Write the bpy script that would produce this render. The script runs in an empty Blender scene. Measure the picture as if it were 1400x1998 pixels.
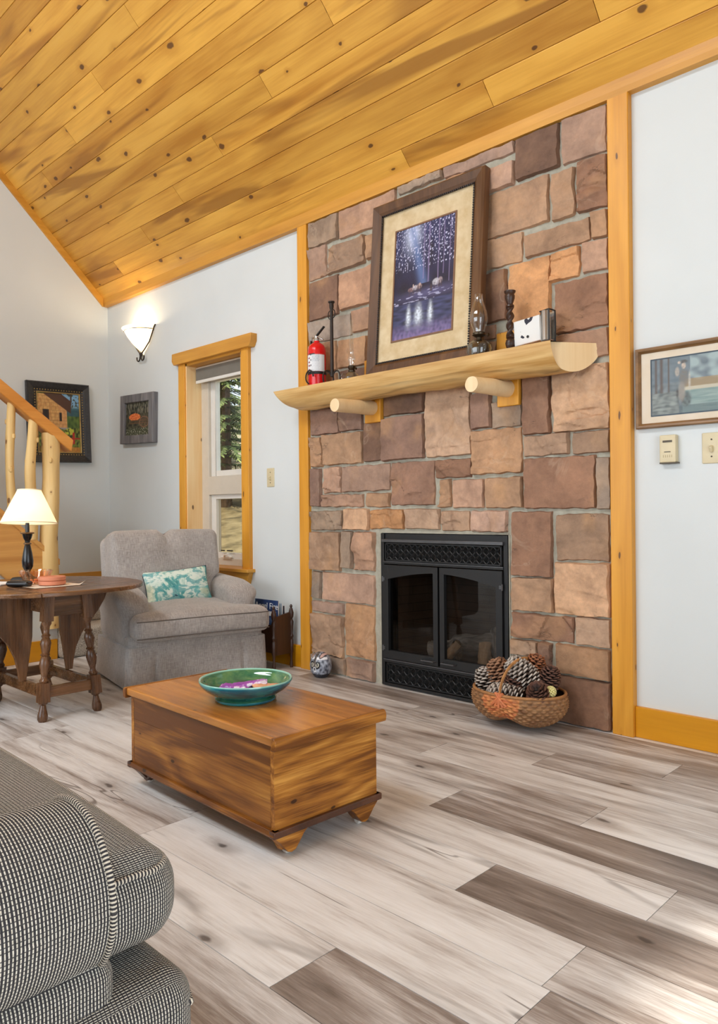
import bpy, bmesh, math, random
from mathutils import Vector, Matrix, noise, Euler
import numpy as np

SC = bpy.context.scene
COL = SC.collection
PI = math.pi

# ------------------------------------------------------------------ camera
cam_data = bpy.data.cameras.new('camera')
cam = bpy.data.objects.new('camera', cam_data)
COL.objects.link(cam)
YAW, PITCH, ROLL = 0.769768, 0.000179, -0.0093074
d_ = Vector((-math.sin(YAW) * math.cos(PITCH), math.cos(YAW) * math.cos(PITCH), math.sin(PITCH)))
r_ = Vector((math.cos(YAW), math.sin(YAW), 0))
u_ = r_.cross(d_)
R_ = r_ * math.cos(ROLL) + u_ * math.sin(ROLL)
U_ = u_ * math.cos(ROLL) - r_ * math.sin(ROLL)
M_ = Matrix((R_, U_, -d_)).transposed().to_4x4()
M_.translation = Vector((0, -2.91282, 0.91))
cam.matrix_world = M_
cam_data.sensor_fit = 'HORIZONTAL'
cam_data.sensor_width = 36.0
cam_data.lens = 1457.386 / 1400 * 36
cam_data.clip_start = 0.03
cam_data.clip_end = 300
SC.camera = cam

# ------------------------------------------------------------------ view
SC.view_settings.view_transform = 'Standard'
SC.view_settings.look = 'None'
SC.view_settings.gamma = 1
SC.view_settings.use_curve_mapping = False
SC.view_settings.exposure = 0.0
SC.cycles.use_denoising = True
SC.cycles.max_bounces = 10
SC.cycles.diffuse_bounces = 5
SC.cycles.transparent_max_bounces = 12
SC.cycles.transmission_bounces = 8
SC.cycles.sample_clamp_indirect = 6.0
SC.cycles.blur_glossy = 0.5
SC.cycles.caustics_reflective = False
SC.cycles.caustics_refractive = False

# ------------------------------------------------------------------ sky and sun
world = bpy.data.worlds.new('World')
SC.world = world
world.use_nodes = True
wt = world.node_tree
bg = wt.nodes['Background']
bg.inputs['Color'].default_value = (0.78, 0.88, 1.0, 1)
bg.inputs['Strength'].default_value = 1.6

def add_light(name, kind, energy, color, loc, direction, size=None, size_y=None):
    l = bpy.data.lights.new(name, kind)
    l.energy = energy
    l.color = color
    if kind == 'AREA':
        l.shape = 'RECTANGLE'
        l.size = size
        l.size_y = size_y
    o = bpy.data.objects.new(name, l)
    o.location = loc
    o.rotation_euler = Vector(direction).to_track_quat('-Z', 'Y').to_euler()
    COL.objects.link(o)
    return o

sun = add_light('sun', 'SUN', 6.0, (1.0, 0.93, 0.82), (8, -6, 8), (-1.0, 0.17, -0.888))
sun.data.angle = math.radians(1.8)
# daylight through the patio door on the right and the tall windows behind the camera
add_light('daylight_patio_door', 'AREA', 46, (0.84, 0.93, 1.0), (1.78, -2.3, 1.1), (-1, 0.0, 0.0), 2.2, 1.9)
add_light('daylight_rear_windows', 'AREA', 105, (0.84, 0.93, 1.0), (-2.8, -6.05, 1.5), (-0.10, 1, -0.28), 4.6, 1.8)
add_light('upper_right_fill', 'AREA', 22, (0.84, 0.93, 1.0), (1.66, -3.0, 3.3), (-1, 0.0, -0.1), 2.4, 1.6)  # added fill lamp high in the right gable, which has no window there
add_light('overhead_fill', 'AREA', 185, (0.86, 0.94, 1.0), (-2.8, -4.3, 4.2), (-0.05, 0.45, -1), 3.4, 1.0)  # added fill lamp under the rear slope to brighten the floor; no skylight exists

# ------------------------------------------------------------------ colour and node helpers
def lin(r, g, b):
    def f(c):
        c /= 255.0
        return c / 12.92 if c <= 0.04045 else ((c + 0.055) / 1.055) ** 2.4
    return (f(r), f(g), f(b), 1.0)

class NT:
    """small helper to write node materials"""
    def __init__(s, name, rough=0.6):
        s.m = bpy.data.materials.new(name)
        s.m.use_nodes = True
        s.t = s.m.node_tree
        s.b = s.t.nodes['Principled BSDF']
        s.b.inputs['Roughness'].default_value = rough
        s._tc = None
    def new(s, typ, ins=None, **props):
        n = s.t.nodes.new(typ)
        for k, v in props.items():
            setattr(n, k, v)
        for k, v in (ins or {}).items():
            s.put(n.inputs[k], v)
        return n
    def put(s, sock, v):
        if isinstance(v, bpy.types.NodeSocket):
            s.t.links.new(v, sock)
        else:
            sock.default_value = v
    def tc(s, which='Object'):
        if s._tc is None:
            s._tc = s.new('ShaderNodeTexCoord')
        return s._tc.outputs[which]
    def attr(s, name, out='Vector'):
        return s.new('ShaderNodeAttribute', attribute_name=name).outputs[out]
    def mapping(s, v, scale=(1, 1, 1), loc=(0, 0, 0), rot=(0, 0, 0)):
        n = s.new('ShaderNodeMapping', {'Vector': v})
        n.inputs['Scale'].default_value = scale
        n.inputs['Location'].default_value = loc
        n.inputs['Rotation'].default_value = rot
        return n.outputs[0]
    def vadd(s, a, b):
        return s.new('ShaderNodeVectorMath', {0: a, 1: b}, operation='ADD').outputs[0]
    def vscale(s, a, k):
        n = s.new('ShaderNodeVectorMath', {0: a}, operation='SCALE')
        s.put(n.inputs['Scale'], k)
        return n.outputs[0]
    def noise(s, v, scale, detail=3, rough=0.5, dist=0.0, out='Fac'):
        return s.new('ShaderNodeTexNoise', {'Vector': v, 'Scale': scale, 'Detail': detail, 'Roughness': rough, 'Distortion': dist}).outputs[out]
    def voro(s, v, scale, out='Distance', feature='F1', rand=1.0):
        return s.new('ShaderNodeTexVoronoi', {'Vector': v, 'Scale': scale, 'Randomness': rand}, feature=feature).outputs[out]
    def wave(s, v, scale, dist=2, detail=2, dscale=1, direction='X'):
        return s.new('ShaderNodeTexWave', {'Vector': v, 'Scale': scale, 'Distortion': dist, 'Detail': detail, 'Detail Scale': dscale},
                     wave_type='BANDS', bands_direction=direction).outputs['Fac']
    def ramp(s, fac, stops, interp='LINEAR'):
        n = s.new('ShaderNodeValToRGB', {'Fac': fac})
        cr = n.color_ramp
        cr.interpolation = interp
        while len(cr.elements) < len(stops):
            cr.elements.new(0.5)
        for e, (p, c) in zip(cr.elements, stops):
            e.position = p
            e.color = c if len(c) == 4 else (*c, 1)
        return n.outputs['Color']
    def step(s, v, a, b):
        return s.new('ShaderNodeMapRange', {'Value': v, 'From Min': a, 'From Max': b, 'To Min': 0.0, 'To Max': 1.0},
                     interpolation_type='SMOOTHSTEP').outputs[0]
    def math(s, op, a, b=0.0, c=0.0, clamp=False):
        return s.new('ShaderNodeMath', {0: a, 1: b, 2: c}, operation=op, use_clamp=clamp).outputs[0]
    def mix(s, fac, a, b, mode='MIX'):
        n = s.new('ShaderNodeMix', data_type='RGBA', blend_type=mode)
        s.put(n.inputs[0], fac)
        s.put(n.inputs[6], a)
        s.put(n.inputs[7], b)
        return n.outputs[2]
    def sep(s, v):
        return s.new('ShaderNodeSeparateXYZ', {0: v}).outputs
    def comb(s, x, y, z):
        return s.new('ShaderNodeCombineXYZ', {0: x, 1: y, 2: z}).outputs[0]
    def hsv(s, col, h=0.5, sat=1.0, val=1.0):
        return s.new('ShaderNodeHueSaturation', {'Hue': h, 'Saturation': sat, 'Value': val, 'Color': col}).outputs[0]
    def bump(s, h, strength=0.3, dist=0.01):
        n = s.new('ShaderNodeBump', {'Height': h, 'Strength': strength, 'Distance': dist})
        s.t.links.new(n.outputs[0], s.b.inputs['Normal'])
    def color(s, c):
        s.put(s.b.inputs['Base Color'], c)
    def rough(s, r):
        s.put(s.b.inputs['Roughness'], r)

def plain(name, rgb, rough=0.6, metal=0.0, noise_amt=0.06, scale=18, spec=None, bump=0.0):
    n = NT(name, rough)
    v = n.noise(n.tc(), scale, 4, 0.6)
    c = lin(*rgb)
    k = 1 - noise_amt * 2
    n.color(n.ramp(v, [(0.25, tuple(x * k for x in c[:3])), (0.75, tuple(min(1, x * (2 - k)) for x in c[:3]))]))
    n.b.inputs['Metallic'].default_value = metal
    if spec is not None:
        n.b.inputs['Specular IOR Level'].default_value = spec
    if bump:
        n.bump(v, bump, 0.004)
    return n.m

AX = {'X': (0.10, 1, 1), 'Y': (1, 0.10, 1), 'Z': (1, 1, 0.10)}

def wood(name, dark, mid, light, axis='X', scale=1.0, knots=0.5, rough=0.45, attr=False, streak=0.35, knot_rgb=(70, 36, 14),
         grain=0.5, streak_rgb=None, tone=None, ring=9.0, bump=0.12, kuv=None, con=(0.25, 0.50, 0.78), sdist=0.8, srange=(0.56, 0.72)):
    """procedural board: long grain along axis, cathedral rings, knots with darker halos"""
    n = NT(name, rough)
    co = n.tc()
    if attr:
        pr = n.attr('pr')
        co = n.vadd(co, n.vscale(pr, 13.0))
    st = n.mapping(co, AX[axis])
    st2 = n.mapping(co, tuple(0.03 if k < 1 else 1 for k in AX[axis]))
    big = n.noise(st, 5 * scale, 4, 0.55, 0.6 if sdist > 0.5 else 0.12)
    fine = n.noise(st2, 130 * scale, 3, 0.6)
    rings = n.noise(n.mapping(co, tuple(0.16 if k < 1 else 1 for k in AX[axis])), 2.6 * scale, 2, 0.5, 0.3)
    rings = n.math('FRACT', n.math('MULTIPLY', rings, ring))
    rings = n.math('ABSOLUTE', n.math('SUBTRACT', rings, 0.5))           # 0..0.5
    f = n.math('ADD', n.math('MULTIPLY', big, 0.75), n.math('MULTIPLY', rings, grain * 0.55))
    f = n.math('ADD', f, n.math('MULTIPLY', n.math('SUBTRACT', fine, 0.5), grain * 0.5))
    midg = n.noise(n.mapping(co, tuple(0.055 if k < 1 else 1 for k in AX[axis]), loc=(2, 5, 3)), 34 * scale, 3, 0.6, 0.35)
    f = n.math('ADD', f, n.math('MULTIPLY', n.math('SUBTRACT', midg, 0.5), grain * 0.75))
    col = n.ramp(f, [(con[0], lin(*dark)), (con[1], lin(*mid)), (con[2], lin(*light))])
    if streak:
        sn = n.noise(n.mapping(co, tuple(0.12 if k < 1 else 1 for k in AX[axis]), loc=(3, 7, 1)), 3.4 * scale, 3, 0.55, sdist)
        m = n.math('MULTIPLY', n.step(sn, *srange), streak)
        col = n.mix(m, col, lin(*(streak_rgb or dark)))
    if knots:
        if kuv:
            ks = kuv[2] if len(kuv) > 2 else 1.0
            uvc = n.tc('UV')
            if attr: uvc = n.vadd(uvc, n.vscale(pr, 7.0))
            kv = n.mapping(uvc, (kuv[0], kuv[1], 1))
            kv = n.vadd(kv, n.vscale(n.noise(co, 22, 2, 0.5, 0, 'Color'), 0.10))
            vn = n.new('ShaderNodeTexVoronoi', {'Vector': kv, 'Scale': 1.0}, feature='F1', voronoi_dimensions='2D')
            dist, rnd = vn.outputs['Distance'], n.sep(vn.outputs['Color'])[0]
        else:
            kv = n.mapping(co, tuple(0.38 if k < 1 else 1 for k in AX[axis]))
            kv = n.vadd(kv, n.vscale(n.noise(co, 9 * scale, 2, 0.5, 0, 'Color'), 0.05))
            ks = 4.2 * scale
            dist = n.voro(kv, ks)
            rnd = n.sep(n.voro(kv, ks, 'Color'))[0]
        on = n.math('GREATER_THAN', knots, rnd)
        rad = n.math('ADD', 0.035, n.math('MULTIPLY', rnd, 0.10 / max(knots, 0.05) * 0.6))
        core = n.math('SUBTRACT', 1.0, n.step(dist, n.math('MULTIPLY', rad, 0.6), rad))
        halo = n.math('SUBTRACT', 1.0, n.step(dist, rad, n.math('MULTIPLY', rad, 3.2)))
        col = n.mix(n.math('MULTIPLY', n.math('MULTIPLY', halo, on), 0.45), col, lin(*dark))
        col = n.mix(n.math('MULTIPLY', n.math('MULTIPLY', core, on), 0.85), col, lin(*knot_rgb))
    if attr and tone:
        t = n.sep(n.attr('pr'))[2]
        col = n.mix(1.0, col, n.ramp(t, tone), 'MULTIPLY')
    n.color(col)
    n.rough(n.math('ADD', rough - 0.08, n.math('MULTIPLY', fine, 0.16)))
    n.bump(f, bump, 0.004)
    return n.m

# ------------------------------------------------------------------ mesh builder
class MB:
    def __init__(s):
        s.V = []; s.F = []; s.UV = []; s.C = {}; s.MI = []
        s.mi = 0
    def face(s, idx, uv=None):
        s.F.append(tuple(idx)); s.UV.append(uv); s.MI.append(s.mi)
    def add(s, verts, faces, M=None, cols=None, uvs=None):
        b = len(s.V)
        for k, v in enumerate(verts):
            v = Vector(v)
            s.V.append(M @ v if M else v)
            if cols is not None:
                s.C[b + k] = cols if isinstance(cols[0], (int, float)) else cols[k]
        for k, f in enumerate(faces):
            s.face([b + i for i in f], uvs[k] if uvs else None)
        return s
    def box(s, x0, x1, y0, y1, z0, z1, M=None, col=None):
        v = [(x, y, z) for z in (z0, z1) for y in (y0, y1) for x in (x0, x1)]
        f = [(0, 2, 3, 1), (4, 5, 7, 6), (0, 1, 5, 4), (2, 6, 7, 3), (0, 4, 6, 2), (1, 3, 7, 5)]
        return s.add(v, f, M, col)
    def prism(s, poly, axis, a, b, M=None, col=None):
        def P(p, t):
            return {'x': (t, p[0], p[1]), 'y': (p[0], t, p[1]), 'z': (p[0], p[1], t)}[axis]
        n = len(poly)
        v = [P(p, a) for p in poly] + [P(p, b) for p in poly]
        f = [tuple(range(n - 1, -1, -1)), tuple(range(n, 2 * n))] + [(i, (i + 1) % n, n + (i + 1) % n, n + i) for i in range(n)]
        return s.add(v, f, M, col)
    def lathe(s, prof, n=24, M=None, col=None, fn=None):
        v = []; f = []
        for (r, z) in prof:
            for k in range(n):
                a = 2 * PI * k / n
                p = (r * math.cos(a), r * math.sin(a), z)
                v.append(fn(p) if fn else p)
        m = len(prof)
        for i in range(m - 1):
            for k in range(n):
                f.append((i * n + k, i * n + (k + 1) % n, (i + 1) * n + (k + 1) % n, (i + 1) * n + k))
        if prof[0][0] > 1e-5: f.append(tuple(range(n - 1, -1, -1)))
        if prof[-1][0] > 1e-5: f.append(tuple((m - 1) * n + k for k in range(n)))
        return s.add(v, f, M, col)
    def shell(s, prof, n=24, M=None, col=None):
        """lathe of a closed profile (a ring wall: outside up, inside down)"""
        v = []; f = []
        for (r, z) in prof:
            for k in range(n):
                a = 2 * PI * k / n
                v.append((r * math.cos(a), r * math.sin(a), z))
        m = len(prof)
        for i in range(m):
            j = (i + 1) % m
            for k in range(n):
                f.append((i * n + k, i * n + (k + 1) % n, j * n + (k + 1) % n, j * n + k))
        return s.add(v, f, M, col)
    def tube(s, pts, rad, n=10, closed=False, M=None, col=None, flat=1.0):
        pts = [Vector(p) for p in pts]
        m = len(pts)
        if not hasattr(rad, '__len__'): rad = [rad] * m
        v = []; f = []
        up = None
        for i, p in enumerate(pts):
            if closed:
                t = (pts[(i + 1) % m] - pts[i - 1]).normalized()
            else:
                t = (pts[min(i + 1, m - 1)] - pts[max(i - 1, 0)]).normalized()
            if up is None:
                up = Vector((0, 0, 1)) if abs(t.z) < 0.9 else Vector((1, 0, 0))
            a = t.cross(up)
            if a.length < 1e-6: a = t.orthogonal()
            a.normalize()
            b = a.cross(t).normalized()
            up = b
            for k in range(n):
                q = 2 * PI * k / n
                v.append(p + a * (rad[i] * math.cos(q)) + b * (rad[i] * flat * math.sin(q)))
        mm = m if closed else m - 1
        for i in range(mm):
            j = (i + 1) % m
            for k in range(n):
                f.append((i * n + k, i * n + (k + 1) % n, j * n + (k + 1) % n, j * n + k))
        if not closed:
            f.append(tuple(range(n - 1, -1, -1)))
            f.append(tuple((m - 1) * n + k for k in range(n)))
        return s.add(v, f, M, col)
    def grid(s, fn, nu, nv, cu=False, cv=False, M=None, colfn=None, uvfn=None):
        """fn(u,v) with u,v in 0..1; cu/cv close the direction"""
        U = nu if cu else nu + 1
        W = nv if cv else nv + 1
        v = []; c = []
        for i in range(U):
            for j in range(W):
                v.append(fn(i / nu, j / nv))
                if colfn: c.append(colfn(i / nu, j / nv))
        f = []; uv = []
        for i in range(nu):
            for j in range(nv):
                a, b = i, (i + 1) % U
                e, g = j, (j + 1) % W
                f.append((a * W + e, b * W + e, b * W + g, a * W + g))
                if uvfn:
                    uv.append([uvfn(i / nu, j / nv), uvfn((i + 1) / nu, j / nv), uvfn((i + 1) / nu, (j + 1) / nv), uvfn(i / nu, (j + 1) / nv)])
        return s.add(v, f, M, c if colfn else None, uv if uvfn else None)
    def rbox(s, size, r, n=6, e=4, puff=(0, 0, 0), M=None, post=None, col=None):
        """box with rounded edges; puff bulges the faces; post reshapes each vertex"""
        h = [x / 2 for x in size]
        def ts(k):
            a = h[k]; q = min(r, a)
            L = [-a + q * (1 - math.cos(PI / 2 * i / e)) if False else -a + q * i / e for i in range(e)]
            inner = [(-a + q) + (2 * (a - q)) * i / n for i in range(n + 1)]
            return L + inner + [-x for x in reversed(L)]
        T = [ts(0), ts(1), ts(2)]
        for ax in range(3):
            o = [(1, 2), (2, 0), (0, 1)][ax]
            for sg in (-1, 1):
                A, B = T[o[0]], T[o[1]]
                verts = []; uvl = []
                for a in A:
                    for b in B:
                        q = [0, 0, 0]
                        q[ax] = sg * h[ax]; q[o[0]] = a; q[o[1]] = b
                        inn = [max(-(h[k] - min(r, h[k])), min(h[k] - min(r, h[k]), q[k])) for k in range(3)]
                        d = Vector([q[k] - inn[k] for k in range(3)])
                        if d.length > 1e-9:
                            d = Vector([d[k] / max(min(r, h[k]), 1e-9) for k in range(3)])
                            d.normalize()
                            p = Vector([inn[k] + d[k] * min(r, h[k]) for k in range(3)])
                        else:
                            p = Vector(q)
                        for k in range(3):
                            if puff[k]:
                                i, j = [(1, 2), (2, 0), (0, 1)][k]
                                w = max(0, 1 - (p[i] / h[i]) ** 2) * max(0, 1 - (p[j] / h[j]) ** 2)
                                p[k] += puff[k] * w * (p[k] / h[k])
                        if post: p = Vector(post(p))
                        verts.append(p); uvl.append((a, b) if ax != 1 else (b, a))
                nb = len(B)
                f = []; uv = []
                for i in range(len(A) - 1):
                    for j in range(nb - 1):
                        c = [i * nb + j, (i + 1) * nb + j, (i + 1) * nb + j + 1, i * nb + j + 1]
                        f.append(tuple(c)); uv.append([uvl[k] for k in c])
                s.add(verts, f, M, col, uv)
        return s

def obj(name, mb, material, parent=None, weld=0.0, smooth=35, bevel=0.0, seg=2, loc=None, rot=None):
    me = bpy.data.meshes.new(name)
    me.from_pydata([tuple(v) for v in mb.V], [], mb.F)
    mats = material if isinstance(material, (list, tuple)) else [material]
    for m in mats: me.materials.append(m)
    if len(mats) > 1:
        me.polygons.foreach_set('material_index', mb.MI)
    uvl = me.uv_layers.new(name='UVMap')
    uvs = []
    for p in me.polygons:
        u = mb.UV[p.index]
        if u is None:
            nn = p.normal
            ax = max(range(3), key=lambda k: abs(nn[k]))
            o = [(1, 2), (0, 2), (0, 1)][ax]
            u = [(me.vertices[i].co[o[0]], me.vertices[i].co[o[1]]) for i in p.vertices]
        for q in u: uvs += [q[0], q[1]]
    uvl.data.foreach_set('uv', uvs)
    if mb.C:
        ca = me.color_attributes.new('pr', 'FLOAT_COLOR', 'POINT')
        buf = []
        for i in range(len(me.vertices)):
            c = mb.C.get(i, (0.5, 0.5, 0.5))
            buf += [c[0], c[1], c[2], 1.0]
        ca.data.foreach_set('color', buf)
    bm = bmesh.new()
    bm.from_mesh(me)
    if weld: bmesh.ops.remove_doubles(bm, verts=bm.verts, dist=weld)
    bmesh.ops.recalc_face_normals(bm, faces=bm.faces)
    bm.to_mesh(me)
    bm.free()
    if smooth:
        me.polygons.foreach_set('use_smooth', [True] * len(me.polygons))
        me.set_sharp_from_angle(angle=math.radians(smooth))
    o = bpy.data.objects.new(name, me)
    COL.objects.link(o)
    if parent: o.parent = parent
    if loc: o.location = loc
    if rot: o.rotation_euler = rot
    if bevel:
        b = o.modifiers.new('bevel', 'BEVEL')
        b.width = bevel; b.segments = seg; b.limit_method = 'ANGLE'; b.angle_limit = math.radians(40)
    return o

def thing(name, label, cat, loc=(0, 0, 0), rotz=0.0, group=None, rot=None):
    o = bpy.data.objects.new(name, None)
    o.empty_display_size = 0.05
    COL.objects.link(o)
    o.location = loc
    o.rotation_euler = rot or (0, 0, rotz)
    o['label'] = label; o['category'] = cat
    if group: o['group'] = group
    return o

def tag(o, label, cat, group=None):
    o['label'] = label; o['category'] = cat
    if group: o['group'] = group
    return o

def struct(name, mb, material, **kw):
    o = obj(name, mb, material, **kw)
    o['kind'] = 'structure'
    return o

def Tm(x=0, y=0, z=0, rx=0, ry=0, rz=0, s=1.0):
    return Matrix.Translation((x, y, z)) @ Euler((rx, ry, rz)).to_matrix().to_4x4() @ Matrix.Diagonal((s, s, s, 1) if not hasattr(s, '__len__') else (*s, 1))

def fbm(x, y, z=0.0, o=4):
    return noise.fractal(Vector((x, y, z)), 1.0, 2.0, o)

def attr_paint(name, rough=0.5, gloss=False):
    """surface whose own picture or pattern is stored in the mesh"""
    n = NT(name, rough)
    n.color(n.attr('pr', 'Color'))
    return n.m

def lc(r, g, b):
    return lin(r, g, b)[:3]

def lerp(a, b, t):
    t = max(0.0, min(1.0, t))
    return tuple(x + (y - x) * t for x, y in zip(a, b))

# ------------------------------------------------------------------ shared materials
def wall_paint():
    n = NT('wall_paint', 0.85)
    v = n.noise(n.tc(), 2.0, 3, 0.5)
    n.color(n.ramp(v, [(0.3, lc(211, 216, 216)), (0.7, lc(217, 222, 222))]))
    n.bump(n.noise(n.tc(), 160, 3, 0.6), 0.10, 0.002)
    return n.m
M_wall = wall_paint()
M_ceil = wood('pine_ceiling_boards', (188, 128, 42), (226, 170, 72), (240, 190, 94), 'X', 1.0, 0.62, 0.42, attr=True, kuv=(3.0, 7.5), streak=0.75,
              knot_rgb=(74, 38, 16), grain=0.30, streak_rgb=(150, 96, 30), sdist=1.6, srange=(0.55, 0.66),
              tone=[(0.0, (0.86, 0.84, 0.80)), (1.0, (1.06, 1.05, 1.04))])
M_trim = wood('pine_trim', (198, 132, 34), (226, 160, 54), (236, 178, 80), 'Z', 1.0, 0.40, 0.42, streak=0.25, grain=0.3, kuv=(14, 4.0))
M_trimx = wood('pine_trim_across', (188, 128, 42), (216, 156, 62), (230, 176, 86), 'X', 1.0, 0.22, 0.42, streak=0.25, grain=0.3)
M_trimy = wood('pine_trim_deep', (188, 128, 42), (216, 156, 62), (230, 176, 86), 'Y', 1.0, 0.22, 0.42, streak=0.25, grain=0.3)
M_base = wood('golden_baseboard', (198, 132, 10), (222, 154, 22), (232, 168, 40), 'X', 1.0, 0.25, 0.40, streak=0.2, grain=0.25)
M_jamb = wood('sunlit_pine_jamb', (236, 194, 134), (248, 222, 174), (252, 236, 204), 'Z', 1.1, 0.5, 0.42, streak=0.2, grain=0.25, kuv=(9, 4.0))  # sunlight on the window jambs is put into this lighter pine colour
M_log = wood('peeled_log', (196, 150, 86), (226, 190, 124), (240, 212, 154), 'Z', 1.2, 0.55, 0.5, streak=0.35, grain=0.3, knot_rgb=(104, 60, 24), kuv=(9, 5))

def floor_mat():
    n = NT('plank_floor', 0.36)
    pr = n.attr('pr')
    co = n.vadd(n.tc(), n.vscale(pr, 11.0))
    st = n.mapping(co, (0.13, 1, 1))
    big = n.noise(st, 9, 4, 0.55, 0.8)
    fine = n.noise(n.mapping(co, (0.06, 1, 1)), 190, 4, 0.7)
    rg = n.noise(n.mapping(co, (0.14, 1, 1)), 3.2, 2, 0.5, 0.4)
    rg = n.math('ABSOLUTE', n.math('SUBTRACT', n.math('FRACT', n.math('MULTIPLY', rg, 10)), 0.5))
    f = n.math('ADD', n.math('MULTIPLY', big, 0.8), n.math('MULTIPLY', rg, 0.22))
    f = n.math('ADD', f, n.math('MULTIPLY', n.math('SUBTRACT', fine, 0.5), 0.45))
    midg = n.noise(n.mapping(co, (0.055, 1, 1), loc=(2, 5, 3)), 46, 4, 0.62, 0.5)
    f = n.math('ADD', f, n.math('MULTIPLY', n.math('SUBTRACT', midg, 0.5), 0.34))
    t = n.sep(pr)[2]
    f2 = n.math('ADD', f, n.math('MULTIPLY', n.math('SUBTRACT', t, 0.5), 0.52))
    col = n.ramp(f2, [(0.12, lc(108, 96, 88)), (0.32, lc(150, 138, 130)), (0.48, lc(194, 187, 182)), (0.64, lc(222, 219, 216)), (0.88, lc(238, 237, 236))])
    # dark mineral streaks
    sn = n.noise(n.mapping(co, (0.16, 1, 1), loc=(5, 2, 1)), 6.5, 3, 0.6, 1.0)
    col = n.mix(n.math('MULTIPLY', n.step(sn, 0.56, 0.72), 0.66), col, lin(92, 80, 72))
    # thin dark splits
    cr = n.noise(n.mapping(co, (0.10, 1, 1), loc=(1, 9, 4)), 7.0, 2, 0.5, 0.6)
    cm = n.math('SUBTRACT', 1.0, n.step(n.math('ABSOLUTE', n.math('SUBTRACT', cr, 0.5)), 0.001, 0.007))
    gate = n.step(n.noise(n.mapping(co, (0.5, 1, 1), loc=(2, 2, 2)), 3.0, 2), 0.56, 0.62)
    col = n.mix(n.math('MULTIPLY', n.math('MULTIPLY', cm, gate), 0.7), col, lin(84, 72, 64))
    # knots
    kv = n.mapping(n.vadd(n.tc('UV'), n.vscale(pr, 7.0)), (1.9, 5.0, 1))
    kv = n.vadd(kv, n.vscale(n.noise(co, 22, 2, 0.5, 0, 'Color'), 0.10))
    vn = n.new('ShaderNodeTexVoronoi', {'Vector': kv, 'Scale': 1.0}, feature='F1', voronoi_dimensions='2D')
    dist = vn.outputs['Distance']
    on = n.math('GREATER_THAN', 0.42, n.sep(vn.outputs['Color'])[0])
    halo = n.math('SUBTRACT', 1.0, n.step(dist, 0.05, 0.20))
    core = n.math('SUBTRACT', 1.0, n.step(dist, 0.02, 0.06))
    col = n.mix(n.math('MULTIPLY', n.math('MULTIPLY', halo, on), 0.45), col, lin(104, 84, 70))
    col = n.mix(n.math('MULTIPLY', n.math('MULTIPLY', core, on), 0.75), col, lin(52, 40, 34))
    n.color(col)
    n.rough(n.math('ADD', 0.30, n.math('MULTIPLY', fine, 0.22)))
    n.b.inputs['Specular IOR Level'].default_value = 0.4
    n.bump(f, 0.10, 0.003)
    return n.m
M_floor = floor_mat()

# ------------------------------------------------------------------ the room shell
XL, XR, YR, ZC = -5.64, 1.60, -6.0, 2.61

def build_floor():
    rnd = random.Random(5)
    mb = MB()
    joints = {0: -1.95, 1: -1.03, 2: -1.425, 3: -1.80, 4: -1.05, 5: -1.46, 6: -0.70, 7: -1.09, 8: -1.95, 9: -0.73, 10: -1.127, 11: -1.52, 12: -0.75}
    tones = {0: (.36, .30), 1: (.56, .34), 2: (.60, .46), 3: (.60, .62), 4: (.56, .84), 5: (.74, .20), 6: (.90, .40), 7: (.90, .14), 8: (.78, .80), 9: (.92, .24), 10: (.86, .20), 11: (.88, .6)}
    L = 1.2
    k = -1
    y1 = 0.15
    while y1 > YR - 0.2:
        y0 = -0.03 - 0.18 * (k + 1)
        j = joints.get(k, joints.get(k - 1, -1.0) - 0.39 if k - 1 in joints else rnd.uniform(-1.6, -0.6))
        m = -int((j - XL + L) / L) - 1
        while j + m * L < XR:
            a, b = j + m * L, j + (m + 1) * L
            if b > XL - 0.1:
                tone = rnd.uniform(0.5, 0.95)
                if k in tones:
                    if m == -1: tone = tones[k][0]
                    if m == 0: tone = tones[k][1]
                c = (rnd.random(), rnd.random(), tone)
                a2, b2 = max(a, XL - 0.1), min(b, XR + 0.1)
                g = 0.0009
                mb.box(a2 + g, b2 - g, y0 + g, y1 - g, -0.008, 0.0, None, c)
            m += 1
        y1 = y0
        k += 1
    mb.box(XL - .15, XR + .15, YR - .15, 0.2, -0.06, -0.0025, None, (.5, .5, 0.0))
    return struct('floor', mb, M_floor, smooth=0)
build_floor()

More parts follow.
